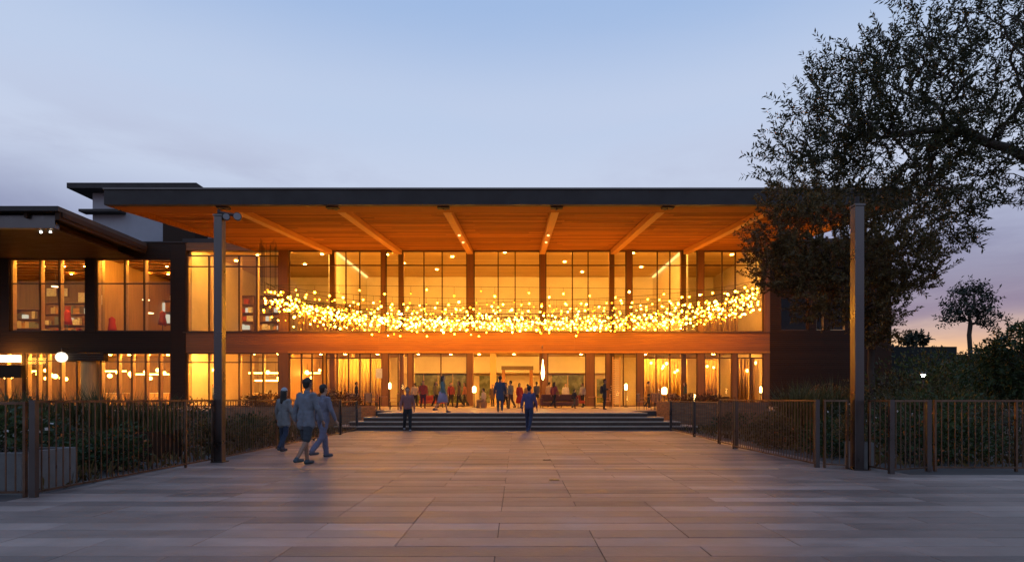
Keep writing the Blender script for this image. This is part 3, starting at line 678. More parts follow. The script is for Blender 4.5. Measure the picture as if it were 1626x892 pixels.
# ------------------------------------------------------------------ string lights under the canopy
bm = bmesh.new(); bmesh.ops.create_icosphere(bm, subdivisions=1, radius=.07); BULB_ME = bpy.data.meshes.new('bulb'); bm.to_mesh(BULB_ME); bm.free()
BULB_ME.materials.append(BULB)
BULBS = [BULB_ME, BULB_ME.copy(), BULB_ME.copy()]
BULBS[1].materials[0] = emit('bulb_glow_bright', (1, .42, .045), 105); BULBS[2].materials[0] = emit('bulb_glow_dim', (1, .34, .015), 7)
CABLE = mat('black_cable', (.02, .018, .016), .6)
NS = 21
for s in range(NS):
    D = 39.2+4.3*s/(NS-1)+random.uniform(-.12, .12)
    u = random.random()
    xa, xb = px(random.uniform(412, 440), D), px(random.uniform(1190, 1214), D)
    za, zb_ = pz(random.uniform(450, 484), 42), pz(random.uniform(450, 484), 42)
    zm = pz([468, 507, 488, 511, 496, 509, 480, 512, 502, 506, 492, 510, 499, 505, 485, 508, 513, 503, 509, 494, 512][s], 42)
    t = thing('string_lights', 'sagging string of warm glowing bulbs hung under the canopy', 'string lights', ((xa+xb)/2, D, zm), group='strings of bulbs under the canopy')
    ox, oz = (xa+xb)/2, zm
    def zc(v): return (za+(zb_-za)*v)+((zm-(za+zb_)/2))*(1-(2*abs(v-.5))**3.6)
    nb = int(1.25*[18, 50, 36, 56, 44, 54, 42, 56, 52, 52, 44, 56, 50, 54, 46, 56, 40, 54, 50, 46, 52][s])
    pts = [(xa+(xb-xa)*q/40-ox, 0, zc(q/40)-oz) for q in range(41)]
    cd = MB().path(pts, .016, 4)
    cd.tube((xa-ox, 0, za-oz), (xa-ox, 0, zs(D)-oz), .012, .012, 4); cd.tube((xb-ox, 0, zb_-oz), (xb-ox, 0, zs(D)-oz), .012, .012, 4)
    for q in range(nb):
        v = (q+random.uniform(.2, .8))/nb; dr = random.uniform(.10, .34)+(random.random() < .35)*random.uniform(.1, .4)
        X, Z = xa+(xb-xa)*v-ox, zc(v)-oz
        cd.tube((X, 0, Z), (X, 0, Z-dr), .010, .010, 3); cd.tube((X, 0, Z-dr), (X, 0, Z-dr-.05), .035, .035, 5)
        bo = link('bulb', random.choice((BULBS[0], BULBS[0], BULBS[1], BULBS[2])), t, (X, 0, Z-dr-.12)); q_ = random.choice((.68, .8, .9, 1, 1.15)); bo.scale = (q_, q_, q_)
    cd.build('cable', CABLE, t)

# ------------------------------------------------------------------ masts
def mast(label, X, Y, h, lamps):
    t = thing('steel_post', label, 'post', (X, Y, 0))
    box('shaft', STEEL, t, -.085, .085, -.085, .085, 0, h, bevel=.006); box('base_plate', STEEL, t, -.13, .13, -.13, .13, 0, .02)
    MB().box(-.1, .1, -.1, .1, h+.002, h+.04).build('cap', STEEL, t)
    if lamps:
        br = MB().tube((-.02, 0, h+.04), (-.02, 0, h+.16), .03).tube((-.02, 0, h+.10), (.36, -.02, h+.03), .03).build('lamp_arm', FASC, t)
        for (x, z, r, a) in ((.16, h+.0, .075, -.10), (.40, h+.0, .085, -.12)):
            hd = MB().tube((x-.05, .08, z), (x+.03, a, z-.02), r*.7, r, 14).build('spotlight_head', FASC, t)
            MB().tube((x+.031, a-.004, z-.021), (x+.036, a-.015, z-.023), r*.85, r*.85, 14).build('spotlight_lens', mat('lens', (.25, .27, .3), .15), hd)
    else: MB().tube((0, 0, h+.04), (.0, 0, h+.2), .04).build('top_pin', FASC, t)
mast('tall square steel post with spotlights standing by the left fence', px(349, 12.03), 12.03, pz(345, 12.03), True)
mast('tall square steel post standing in the foliage by the right fence', px(1361, 10.75), 10.75, pz(329, 10.75), False)

# ------------------------------------------------------------------ fences
BAL = {}
def fence(label, pts, h=1.32, pitch=.118, big=(), name='railing', z0=0., group=None):
    """pts: list of (x, y); posts at each, big ones wider"""
    c = pts[0]; t = thing(name, label, 'railing', (c[0], c[1], z0), 0, group)
    P = [Vector((p[0]-c[0], p[1]-c[1], 0)) for p in pts]
    key = round(h, 3)
    if key not in BAL: BAL[key] = MB().box(-.007, .007, -.007, .007, .09, h-.035).mesh('baluster', FENCE)
    for i, p in enumerate(P):
        w, d = (.042, .034) if i in big else (.018, .022)
        box('post', STEEL if i in big else FENCE, t, p.x-w, p.x+w, p.y-d, p.y+d, 0, h+.005)
    for i in range(len(P)-1):
        a, b = P[i], P[i+1]; d = b-a; L = d.length; ang = math.atan2(d.y, d.x)
        m1 = MB().box(0, L, -.022, .022, h-.034, h).mesh('top_rail', FENCE); link('top_rail', m1, t, a, rz=ang)
        m2 = MB().box(.0, L, -.018, .018, .06, .09).mesh('bottom_rail', FENCE); link('bottom_rail', m2, t, a, rz=ang)
        n = max(1, int(L/pitch))
        for q in range(1, n):
            p = a+d*(q/n); link('baluster', BAL[key], t, p, rz=ang-math.pi/2 if abs(d.y) > abs(d.x) else ang-math.pi/2)
    return t
XLf = -6.5
fence('dark bar railing beside the left post, nearest the camera', [(-6.58, 7.72), (-6.46, 11.05), (-6.40, 11.9)], big=(0,))
fence('dark bar railing behind the beanie wearer, running to the stairs', [(-6.40, 12.2), (-6.45, 15.2), (-6.52, 18.2), (-6.55, 21.0)], big=(3,))
fence('dark bar railing running off the left edge of the picture', [(-9.6, 7.62), (-8.1, 7.66), (-6.70, 7.72)], h=1.30)
fence('short bar railing at the left foot of the stairs', [(-6.6, 21.3), (-6.75, 23.9)], h=1.25, big=(1,), pitch=.26)
fence('dark bar railing with bright top rail right of the stairs', [(5.80, 15.2), (5.86, 11.08)], big=(1,))
fence('dark bar railing between wide post and right steel post', [(5.98, 11.02), (6.30, 10.82)])
fence('dark bar railing turning the corner by the concrete planter', [(6.62, 10.65), (6.68, 10.12), (7.62, 10.5)], big=(1, 2))
fence('dark bar railing running off the right edge of the picture', [(7.74, 10.5), (9.2, 10.45), (11.5, 10.4)])
fence('open bar gate leaf right of the stairs', [(5.93, 15.35), (5.98, 16.7)], h=1.33, big=(0,), name='gate')
fence('slim bar railing at the right side of the forecourt', [(6.0, 16.9), (6.22, 19.9), (6.4, 23.6)], h=1.25, big=(1, 2), pitch=.26)

# ------------------------------------------------------------------ planters and terrace furniture
def planter(label, x0, x1, y0, y1, z1, m=BRICK, z0=-.05, wl=.18, cat='planter'):
    t = thing('planter', label, cat, ((x0+x1)/2, (y0+y1)/2, z0)); cx, cy_ = (x0+x1)/2, (y0+y1)/2
    w, d, h = (x1-x0)/2, (y1-y0)/2, z1-z0
    MB().box(-w, w, -d, -d+wl, 0, h).box(-w, w, d-wl, d, 0, h).box(-w, -w+wl, -d+wl, d-wl, 0, h).box(w-wl, w, -d+wl, d-wl, 0, h).build('wall', m, t)
    box('soil', SOIL, t, -w+wl, w-wl, -d+wl, d-wl, h-.2, h-.06)
    return t
CONC = mat('planter_concrete', (.16, .155, .15), .8, var=.2, scale=5, bump=.2)
planter('low orange brick planter left of the stairs', -13.6, -7.2, 26.2, 28.9, .95)
planter('low orange brick planter right of the stairs', 7.1, 11.6, 26.2, 28.9, 1.15)
planter('pale concrete planter box at the left edge behind the railing', -8.6, -7.0, 8.0, 9.0, .58, CONC, wl=.08)
planter('small concrete planter beside the right steel post', 6.5, 6.85, 10.85, 11.25, .50, CONC, wl=.05)
planter('long dark planter with grasses behind the left railing', -11.6, -7.9, 12.2, 13.4, .62, DARKW, wl=.1)
CHW = mat('chair_timber', (.42, .22, .09), .5, var=.15); CHM = mat('chair_metal', (.04, .035, .03), .4, metal=.5)
def make_chair():
    t = thing('terrace_chair', 'x', 'chair', group='chairs on the terrace')
    MB().box(-.23, .23, -.22, .22, .43, .47).build('seat', CHW, t, bevel=.01)
    bk = MB()
    for q in range(5): bk.box(-.2+q*.09, -.15+q*.09, .2, .225, .5, .86)
    bk.box(-.23, .23, .195, .235, .86, .92); bk.build('backrest', CHW, t)
    for a in (-1, 1):
        MB().tube((a*.21, -.2, 0), (a*.2, -.19, .43), .016, .018, 6).build('leg', CHM, t); MB().tube((a*.21, .24, 0), (a*.2, .21, .86), .016, .018, 6).build('leg', CHM, t)
        MB().box(a*.22-.02, a*.22+.02, -.2, .21, .64, .67).build('armrest', CHW, t)
    return t
def make_table():
    t = thing('terrace_table', 'x', 'table', group='tables on the terrace')
    MB().lathe([(.42, .71), (.43, .73), (.42, .75)], (0, 0, 0), 20).build('table_top', CHW, t); MB().tube((0, 0, .03), (0, 0, .71), .035).build('pedestal', CHM, t); MB().lathe([(.26, 0), (.24, .03)], (0, 0, 0), 16).build('foot', CHM, t)
    return t
def put(proto, flag, label, X, Y, z, rz):
    o = proto if not flag else copy_tree(proto); o.location = (X, Y, z); o.rotation_euler = (0, 0, rz); o['label'] = label; return o
ch0, tb0 = make_chair(), make_table(); n_ = 0
sets = [(540, 31.5, 'left of the stairs, outermost table'), (572, 33, 'left of the stairs, middle table'), (603, 31, 'left of the stairs, innermost table'), (1040, 31.5, 'right of the stairs, by the flame lantern'), (1075, 33, 'right of the stairs, nearest the gate'), (945, 36, 'beside the dark clad person')]
for i, (xx, D, w) in enumerate(sets):
    X = px(xx, D); put(tb0, i, 'round timber terrace table %s' % w, X, D, ZT, 0)
    for j, a in enumerate((.4, 2.5, 4.4) if i < 5 else (.3,)):
        a += random.uniform(-.3, .3)
        put(ch0, n_, 'slatted timber terrace chair %s, %s' % (w, ('nearest the glass', 'towards the middle', 'nearest the camera')[j]), X+.75*math.cos(a), D+.75*math.sin(a), ZT, a-math.pi/2); n_ += 1
SOFA = mat('brown_leather', (.16, .06, .03), .5, var=.2)
t = thing('sofa', 'brown lounge sofa in front of the entrance hall', 'sofa', (px(886, 38), 38, ZT), R(8))
MB().box(-1.1, 1.1, -.42, .42, .16, .42).build('seat', SOFA, t, bevel=.05); MB().box(-1.1, 1.1, .30, .5, .42, .92).build('backrest', SOFA, t, bevel=.06)
for a in (-1, 1):
    MB().box(a*1.2-.12, a*1.2+.12, -.45, .5, .16, .66).build('armrest', SOFA, t, bevel=.05)
    for b in (-1, 1): MB().tube((a*1.1, b*.36, 0), (a*1.1, b*.36, .16), .03).build('leg', CHM, t)
RED = mat('orange_red_fabric', (.5, .09, .03), .7, var=.15)
for i, (xx, lb) in enumerate(((686, 'orange red low bench behind the walker in teal'), (908, 'orange red low bench right of the brown sofa'))):
    t = thing('bench', lb, 'bench', (px(xx, 40), 40, ZT))
    MB().box(-.9, .9, -.28, .28, .28, .48).build('seat', RED, t, bevel=.04); MB().box(-.9, .9, .2, .3, .48, .85).build('backrest', RED, t, bevel=.03)
    for a in (-.75, .75): box('leg', CHM, t, a-.03, a+.03, -.2, .2, 0, .28)
FLAME = emit('lantern_glow', (1, .62, .2), 22)
def lantern(label, X, Y, z, h, r=.12, m=FLAME):
    t = thing('lantern', label, 'lantern', (X, Y, z))
    MB().tube((0, 0, 0), (0, 0, h-.25), .025).build('stand', CHM, t); MB().lathe([(.18, 0), (.16, .03)], (0, 0, 0), 14).build('base', CHM, t)
    MB().lathe([(r*.5, h-.25), (r*.62, h-.2), (r*.62, h+.12), (r*.3, h+.16), (.015, h+.2)], (0, 0, 0), 12).build('shade', m, t, smooth=True)
lantern('bright lantern standing before the slat rack', px(994, 41), 41, ZT, 1.5, .15); lantern('large flame shaped lantern on the right of the terrace', px(1055, 36), 36, ZT, 1.15, .26)
lantern('pale lantern standing behind the short railing right of the stairs', px(1102, 34), 34, ZT, .7, .16); lantern('white lamp beside the cream clad sitter', px(753, 40), 40, ZT, 1.3, .2)
lantern('slim lantern by the last ground floor window', px(1208, 41), 41, ZT, 1.3, .12); lantern('table lantern left of the stairs near the notice', px(619, 42), 42, ZT, 1.6, .14)
t = thing('pendant_lamp', 'tall teardrop lamp hanging in the open entrance', 'lamp', (px(862, 42), 42, pz(592, 42)))
MB().lathe([(.03, -.5), (.09, -.3), (.13, 0), (.09, .3), (.04, .75), (.02, 1.0)], (0, 0, 0), 14).build('shade', FLAME, t, smooth=True); MB().tube((0, 0, 1), (0, 0, Z_GT-pz(592, 42)+.4), .015).build('cord', STEEL, t); box('arm', STEEL, t, -.02, .02, 0, 2.2, Z_GT-pz(592, 42)+.36, Z_GT-pz(592, 42)+.4)
# garden lamp on the right
t = thing('garden_lamp', 'lit white garden lamp among the shrubs on the right', 'lamp', (px(1466, 23), 23, -.05))
hz = pz(594, 23)+.05
MB().tube((0, 0, 0), (0, 0, hz), .035).build('stem', STEEL, t); MB().lathe([(.13, 0), (.13, .06), (.05, .10)], (0, 0, hz), 14).build('cap', STEEL, t); MB().lathe([(.04, -.10), (.07, -.06), (.075, -.005)], (0, 0, hz), 12).build('glow_head', WLAMP, t, smooth=True)

# ------------------------------------------------------------------ people
SKIN = [mat('skin_a', (.42, .25, .17), .55), mat('skin_b', (.26, .14, .09), .55)]
HAIR = mat('dark_hair', (.02, .014, .01), .6)
def caps(mb, a, b, r0, r1, n=10):
    a = Vector(a); b = Vector(b); d = b-a
    if d.length < 1e-4: d = Vector((0, 0, 1e-3)); b = a+d
    d.normalize(); u = d.orthogonal().normalized(); w = d.cross(u); rings = []
    for ph in (-90, -50, -15): rings.append((a+d*(r0*math.sin(R(ph))), r0*math.cos(R(ph))))
    for ph in (15, 50, 90): rings.append((b+d*(r1*math.sin(R(ph))), r1*math.cos(R(ph))))
    i = len(mb.v)
    for c, r in rings:
        r = max(r, .001)
        for q in range(n): t = 2*math.pi*q/n; mb.v.append(tuple(c+u*(r*math.cos(t))+w*(r*math.sin(t))))
    for j in range(5):
        for q in range(n): mb.f.append((i+j*n+q, i+j*n+(q+1) % n, i+(j+1)*n+(q+1) % n, i+(j+1)*n+q))
    mb.f += [tuple(range(i+n-1, i-1, -1)), tuple(range(i+5*n, i+6*n))]
JOBS = []
def flush_people():
    tmp = []
    fold = bpy.data.textures.new('cloth_folds', 'CLOUDS'); fold.noise_scale = .11; fold.noise_depth = 2
    for mb, nm, m, vox, k_, t in JOBS:
        o = bpy.data.objects.new('tmp', mb.mesh('tmp', None)); C.objects.link(o)
        r = o.modifiers.new('r', 'REMESH'); r.mode = 'VOXEL'; r.voxel_size = vox
        q = o.modifiers.new('s', 'SMOOTH'); q.iterations = 4; q.factor = .5; tmp.append(o)
        if nm in ('shirt', 'jacket', 'trousers', 'shorts', 'hair'):
            dd = o.modifiers.new('d', 'DISPLACE'); dd.texture = fold; dd.strength = .035 if nm != 'hair' else .02; dd.mid_level = .5; dd.texture_coords = 'LOCAL'
    dg = bpy.context.evaluated_depsgraph_get(); dg.update()
    outs = [bpy.data.meshes.new_from_object(o.evaluated_get(dg)) for o in tmp]
    for o in tmp: me = o.data; bpy.data.objects.remove(o); bpy.data.meshes.remove(me)
    for out, (mb, nm, m, vox, k_, t) in zip(outs, JOBS):
        out.name = nm; out.materials.clear(); out.materials.append(m); out.polygons.foreach_set('use_smooth', [True]*len(out.polygons))
        out.transform(Matrix.Scale(k_, 4)); link(nm, out, t)
    JOBS.clear()
def person(label, X, Y, z, H, face, top, bottom, skin=0, stride=0., arms='hang', shorts=False, longtop=0., sleeves=1., hair='short', hat=None, skirt=None, vox=.02, sit=False, lean=0., bag=None, shoe=(.05, .05, .06)):
    """local: facing -Y rotated by face; stride = leg angle in rad"""
    k_ = H/1.75; t = thing('person', label, 'person', (X, Y, z), face)
    hipz = .92; sh = 1.43
    def leg(s, ang):
        hip = Vector((s*.09, 0, hipz)); 
        if sit: hip = Vector((s*.1, 0, .50)); kn = Vector((s*.13, -.42, .50)); an = Vector((s*.12, -.44, .08)); return hip, kn, an
        kn = hip+Vector((s*.01, -math.sin(ang)*.43, -math.cos(ang)*.43))
        sb = ang-(.10 if ang >= 0 else .45)
        an = kn+Vector((0, -math.sin(sb)*.42, -math.cos(sb)*.42)); return hip, kn, an
    legs = {s: leg(s, stride*s) for s in (-1, 1)}
    low = min(l[2].z for l in legs.values())-.075; off = Vector((0, 0, -low))
    legs = {s: tuple(p+off for p in l) for s, l in legs.items()}
    tz = off.z+(0 if not sit else .50-hipz)
    T = lambda x, y, zz: Vector((x, y-lean*max(0, zz-hipz), zz+tz))
    arm = {}
    for s in (-1, 1):
        S = T(s*.185, 0, sh-.02)
        if arms == 'hang': a = -stride*s*.8; E = S+Vector((s*.075, -math.sin(a)*.27, -.27*math.cos(a))); Wr = E+Vector((s*.01, -math.sin(a+.25)*.25, -math.cos(a+.25)*.25))
        elif arms == 'front': E = S+Vector((s*.05, .02, -.27)); Wr = E+Vector((-s*.10, -.22, .04))
        elif arms == 'wide': E = S+Vector((s*.16, -.03, -.20)); Wr = E+Vector((s*.10, -.14, -.12))
        arm[s] = (S, E, Wr)
    def torso(mb, e, z0=.90, z1=1.42):
        for s in (-1, 1):
            caps(mb, T(s*.075, 0, .95), T(s*.06, 0, 1.12), .105+e, .095+e); caps(mb, T(s*.06, 0, 1.12), T(s*.085, 0, 1.33), .098+e, .108+e)
            caps(mb, T(s*.08, 0, 1.33), T(s*.175, .01, 1.41), .09+e, .062+e)
    def limb(mb, pts, rs, e):
        for a, b, r0, r1 in zip(pts[:-1], pts[1:], rs[:-1], rs[1:]): caps(mb, a, b, r0+e, r1+e)
    bd = MB(); torso(bd, 0)
    for s in (-1, 1):
        limb(bd, legs[s], (.082, .055, .038), 0); limb(bd, arm[s], (.05, .038, .027), 0)
        an = legs[s][2]; caps(bd, an+Vector((0, .03, -.04)), an+Vector((0, -.13, -.055)), .035, .028)
        S, E, Wr = arm[s]; d = (Wr-E).normalized(); side = Vector((0, -1, 0)) if abs(d.y) < .8 else Vector((-s, 0, 0))
        caps(bd, Wr, Wr+d*.08, .026, .03); caps(bd, Wr+d*.02, Wr+d*.085+side*.018, .022, .022)
        for q, (o_, L) in enumerate(((-.026, .065), (-.009, .08), (.009, .085), (.026, .075))):
            p = Wr+d*.085+side*o_; cv = Vector((-s*.012, -.006, 0)); caps(bd, p, p+d*L*.55+cv, .0105, .0095, 6); caps(bd, p+d*L*.55+cv, p+d*L+cv*2.6, .0095, .008, 6)
        caps(bd, Wr+d*.03+side*.025, Wr+d*.085+side*.055, .0115, .009, 6)
    caps(bd, T(0, .0, 1.40), T(0, -.015, 1.55), .056, .052)
    hc = T(0, -.02, 1.64)
    caps(bd, hc+Vector((0, .02, .025)), hc+Vector((0, -.01, .035)), .088, .084); caps(bd, hc+Vector((0, -.025, -.03)), hc+Vector((0, -.035, -.075)), .066, .044)
    caps(bd, hc+Vector((0, -.085, .01)), hc+Vector((0, -.112, -.022)), .009, .014, 6)
    caps(bd, hc+Vector((-.02, -.085, -.062)), hc+Vector((.02, -.085, -.062)), .009, .009, 6)
    for s in (-1, 1): caps(bd, hc+Vector((s*.086, .01, -.012)), hc+Vector((s*.09, .015, .022)), .013, .016, 6)
    for s in (-1, 1): caps(bd, hc+Vector((s*.03-.012, -.08, .032)), hc+Vector((s*.03+.012, -.08, .032)), .009, .009, 6)
    parts = [('body', bd, SKIN[skin], vox*.75)]
    hm = MB()
    if hat:
        caps(hm, hc+Vector((0, .02, .05)), hc+Vector((0, .01, .075)), .098, .092); parts.append(('beanie', hm, hat, vox))
        hm = MB()
    if hair == 'short': caps(hm, hc+Vector((0, .03, .04)), hc+Vector((0, .005, .055)), .094, .092); caps(hm, hc+Vector((0, .05, -.03)), hc+Vector((0, .04, .03)), .065, .085)
    else:
        caps(hm, hc+Vector((0, .03, .03)), hc+Vector((0, .01, .045)), .095, .092); caps(hm, hc+Vector((0, .055, 0)), hc+Vector((0, .10, -.26)), .08, .05)
        for s in (-1, 1): caps(hm, hc+Vector((s*.06, .03, 0)), hc+Vector((s*.08, .04, -.22)), .045, .03)
    parts.append(('hair', hm, HAIR, vox))
    tp = MB(); torso(tp, .012)
    if longtop:
        for s in (-1, 1): caps(tp, T(s*.07, 0, 1.05), T(s*.078, 0, .95-longtop), .118, .126)
    for s in (-1, 1):
        S, E, Wr = arm[s]
        if sleeves >= 1: limb(tp, (S, E, E+(Wr-E)*.92), (.062, .05, .042), .008)
        else: limb(tp, (S, S+(E-S)*.8), (.062, .056), .008)
    caps(tp, T(0, .0, 1.42), T(0, -.005, 1.47), .072, .066)
    parts.append(('jacket' if longtop else 'shirt', tp, top, vox))
    bt = MB()
    if skirt:
        bt.lathe([(.15, tz+1.02), (.2, tz+.86), (.27, tz+skirt), (.25, tz+skirt-.005), (.12, tz+1.0)], (0, 0, 0), 18); parts.append(('skirt', bt, bottom, None))
    else:
        for s in (-1, 1):
            h_, kn, an = legs[s]; caps(bt, T(s*.07, 0, 1.0) if not sit else h_+Vector((0, .02, .05)), h_, .096 if longtop else .108, .088 if longtop else .096)
            if shorts: limb(bt, (h_, h_+(kn-h_)*.9), (.086, .074), .010)
            else: limb(bt, (h_, kn, an+Vector((0, 0, .02))), (.09, .066, .054), .010)
        parts.append(('shorts' if shorts else 'trousers', bt, bottom, vox))
    SH = mat('shoe_%d' % int(sum(shoe)*1000), shoe, .6)
    for s in (-1, 1):
        so = MB(); an = legs[s][2]; caps(so, an+Vector((0, .035, -.035)), an+Vector((0, -.15, -.04)), .046, .038); caps(so, an, an+Vector((0, 0, -.03)), .048, .046); parts.append(('shoe', so, SH, vox))
    if bag:
        bg = MB(); caps(bg, T(-.06, .17, 1.28), T(-.06, .18, 1.02), .10, .12); caps(bg, T(.06, .17, 1.28), T(.06, .18, 1.02), .10, .12); parts.append(('backpack', bg, bag, vox))
    for nm, mb, m, v in parts:
        if v is None: me = mb.mesh(nm, m, True); me.transform(Matrix.Scale(k_, 4)); link(nm, me, t)
        else: JOBS.append((mb, nm, m, v, k_, t))
    return t
cl = lambda n, c: mat('cloth_'+n, c, .85, var=.12, scale=12, bump=.2, bscale=60)
PI = math.pi
def D_of(y): return EYE*F/(y-VY)
person('person in pale jacket and knitted beanie standing by the left railing', px(451, 14.4), 14.4, 0, 1.58, PI*.86, cl('pale', (.20, .20, .205)), cl('navy', (.03, .04, .07)), hat=cl('beanie', (.38, .40, .44)), hair='long', longtop=.18, stride=.08, vox=.014)
person('person in light blue shirt and dark shorts walking across the forecourt', px(486, 11.5), 11.5, 0, 1.75, PI*.86, cl('lightblue', (.16, .17, .20)), cl('charcoal', (.035, .04, .05)), skin=1, shorts=True, stride=.2, longtop=.12, vox=.013, lean=.04, shoe=(.04, .06, .07))
person('person in lavender clothes walking just behind the man in shorts', px(513, 12.9), 12.9, 0, 1.66, PI*.8, cl('lavender', (.17, .165, .21)), cl('lavender2', (.15, .14, .20)), stride=.24, vox=.014, shoe=(.08, .08, .1))
person('person in dusty pink shirt standing at the foot of the stairs', px(647, 23.2), 23.2, 0, 1.78, PI*.1, cl('pink', (.26, .11, .10)), cl('black', (.02, .02, .022)), stride=.07, bag=None, vox=.02, shoe=(.3, .3, .33))
person('person in teal top and lavender skirt walking along the terrace edge', px(703, 25.6), 25.6, ZT, 1.66, PI*.5, cl('teal', (.13, .19, .17)), cl('lilac', (.33, .27, .38)), skirt=.50, stride=.28, hair='long', vox=.02)
person('person in dark blue coat standing at the top of the stairs', px(794, 26.2), 26.2, ZT, 1.65, PI*1.0, cl('darkblue', (.06, .07, .11)), cl('navy', (.03, .04, .07)), longtop=.3, skin=1, vox=.022, stride=.1)
person('person in violet blue top walking at the foot of the stairs', px(840, 23.0), 23.0, 0, 1.85, PI*.9, cl('violet', (.08, .07, .17)), cl('indigo', (.03, .035, .07)), stride=.18, vox=.02, shoe=(.06, .08, .18))
person('person in a red dress standing in the entrance', px(825, 37), 37, ZT, 1.62, PI*.2, cl('red', (.45, .04, .03)), cl('red', (.45, .04, .03)), skirt=.35, hair='long', vox=.026)
person('person in grey green top next to the red dress', px(811, 35), 35, ZT, 1.72, PI*1.3, cl('sage', (.20, .20, .16)), cl('brown', (.10, .06, .04)), vox=.026, stride=.12)
person('dark clad person standing by the table right of the entrance', px(960, 32.5), 32.5, ZT, 1.72, PI*.45, cl('soot', (.035, .033, .035)), cl('black', (.02, .02, .022)), longtop=.25, arms='front', skin=1, vox=.024, bag=cl('soot', (.035, .033, .035)))
person('person in red and dark jacket behind the left stair end', px(672, 36), 36, ZT, 1.75, PI*.1, cl('redjacket', (.36, .06, .04)), cl('plum', (.08, .03, .04)), vox=.026, stride=.1)
person('person in cream top sitting on the terrace by the white lamp', px(768, 37.5), 37.5, ZT, 1.7, PI*1.35, cl('cream', (.58, .48, .34)), cl('tan', (.30, .20, .12)), sit=True, arms='front', vox=.026)
tb_ = thing('stool', 'low round stool under the cream clad sitter', 'stool', (px(768, 37.5), 37.5, ZT)); MB().lathe([(.2, 0), (.22, .2), (.24, .40)], (0, 0, 0), 16).build('seat', CHW, tb_)
person('small dark clad figure walking right of the brown sofa', px(912, 35), 35, ZT, 1.2, PI*.7, cl('soot', (.035, .033, .035)), cl('olive', (.12, .09, .05)), vox=.024, stride=.25)
person('person in brown coat standing beside the dark portal', px(782, 44), 44, ZT, 1.7, PI*1.8, cl('brown', (.10, .06, .04)), cl('black', (.02, .02, .022)), longtop=.3, vox=.028)
person('person in grey seen inside the left ground floor bay', px(338, 46.5), 46.5, ZT+.02, 1.75, PI*.3, cl('slate', (.12, .14, .19)), cl('navy', (.03, .04, .07)), vox=.028)

for i, (xx, D, lb, c, fc, st_) in enumerate(((692, 39, 'person in olive shirt behind the walker in teal', (.16, .14, .07), .3, .1), (852, 39.5, 'person in grey coat right of the portal', (.10, .10, .11), 1.2, .2), (872, 41, 'person in beige top under the teardrop lamp', (.40, .30, .2), .8, .05), (738, 42, 'person in rust top by the entrance column', (.34, .12, .05), 1.6, .15), (898, 43, 'person in white shirt beyond the brown sofa', (.5, .46, .4), .1, .1), (566, 38, 'person in black sweater among the left terrace tables', (.03, .03, .03), .6, .1), (1088, 39, 'person in dark green among the right terrace tables', (.05, .07, .05), 1.4, .1), (659, 40, 'person in cream jacket left of the red and dark jacket', (.45, .36, .24), 1.1, .1), (716, 41.5, 'person in maroon behind the orange red bench', (.2, .03, .04), .2, .1), (729, 38.5, 'person in brown suede beside the entrance column', (.14, .08, .04), 1.5, .2), (803, 38.5, 'person in slate blue left of the grey green top', (.08, .10, .14), .4, .15), (838, 41, 'person in tan coat behind the red dress', (.3, .19, .1), 1.0, .1), (880, 37, 'person in wine coloured top in front of the brown sofa', (.22, .05, .06), .7, .25), (925, 40, 'person in pale grey by the wide brown column', (.3, .28, .26), 1.7, .1), (1030, 37.5, 'person in ochre jacket by the flame lantern', (.4, .22, .05), .5, .1))):
    person(lb, px(xx, D), D, ZT+.002, random.uniform(1.62, 1.8), PI*fc, cl('guest%d' % i, c), cl('black', (.02, .02, .022)), skin=i % 2, stride=st_, vox=.028, hair='long' if i % 3 == 0 else 'short')
flush_people()
# ------------------------------------------------------------------ plants
def leafmat(name, col, tr=.25): return mat(name, col, .55, island=.45, var=.25, scale=1.5, trans=tr, spec=.3)
LF1 = leafmat('leaf_dark', (.05, .05, .02)); LF2 = leafmat('leaf_olive', (.12, .08, .026)); LF3 = leafmat('leaf_shrub', (.04, .065, .02)); LF4 = leafmat('leaf_rust', (.16, .07, .025)); LFF = leafmat('leaf_far', (.03, .036, .02), .1)
BARK = mat('bark', (.055, .04, .03), .9, var=.3, scale=8, bump=.5, bscale=25)
GRASSM = leafmat('grass_blade', (.085, .085, .03))
def leaves_mesh(name, base, dirs, L, Wd, m):
    n = len(base); nz = rng.normal(size=(n, 3)); s = np.cross(dirs, nz); s /= np.linalg.norm(s, axis=1)[:, None]+1e-9
    nn = np.cross(s, dirs); L = np.asarray(L).reshape(-1, 1)*np.ones((n, 1)); Wd = np.asarray(Wd).reshape(-1, 1)*np.ones((n, 1))
    bend = rng.uniform(-.12, .12, (n, 1))*L
    v = np.stack([base, base+dirs*L*.45+s*Wd*.5+nn*bend*.5, base+dirs*L+nn*-bend, base+dirs*L*.45-s*Wd*.5+nn*bend*.5], 1).reshape(-1, 3)
    me = bpy.data.meshes.new(name); f = np.arange(4*n, dtype=np.int32)
    me.vertices.add(4*n); me.vertices.foreach_set('co', v.astype(np.float32).ravel())
    me.loops.add(4*n); me.loops.foreach_set('vertex_index', f); me.polygons.add(n)
    me.polygons.foreach_set('loop_start', np.arange(0, 4*n, 4, dtype=np.int32)); me.polygons.foreach_set('loop_total', np.full(n, 4, np.int32))
    me.update(calc_edges=True); me.materials.append(m); return me
def unit(a): return a/(np.linalg.norm(a, axis=-1, keepdims=True)+1e-9)
def ellipsoids(n, els, shell=.5):
    """n points spread through a union of ellipsoids (cx,cy,cz,rx,ry,rz,weight)"""
    w = np.array([e[6] for e in els], float); w /= w.sum(); out = []
    for e, q in zip(els, rng.multinomial(n, w)):
        d = unit(rng.normal(size=(q, 3))); r = rng.uniform(0, 1, (q, 1))**(1/3); r = shell*(.6+.4*r)+(1-shell)*r
        out.append(np.array(e[:3])+d*r*np.array(e[3:6]))
    return np.concatenate(out)
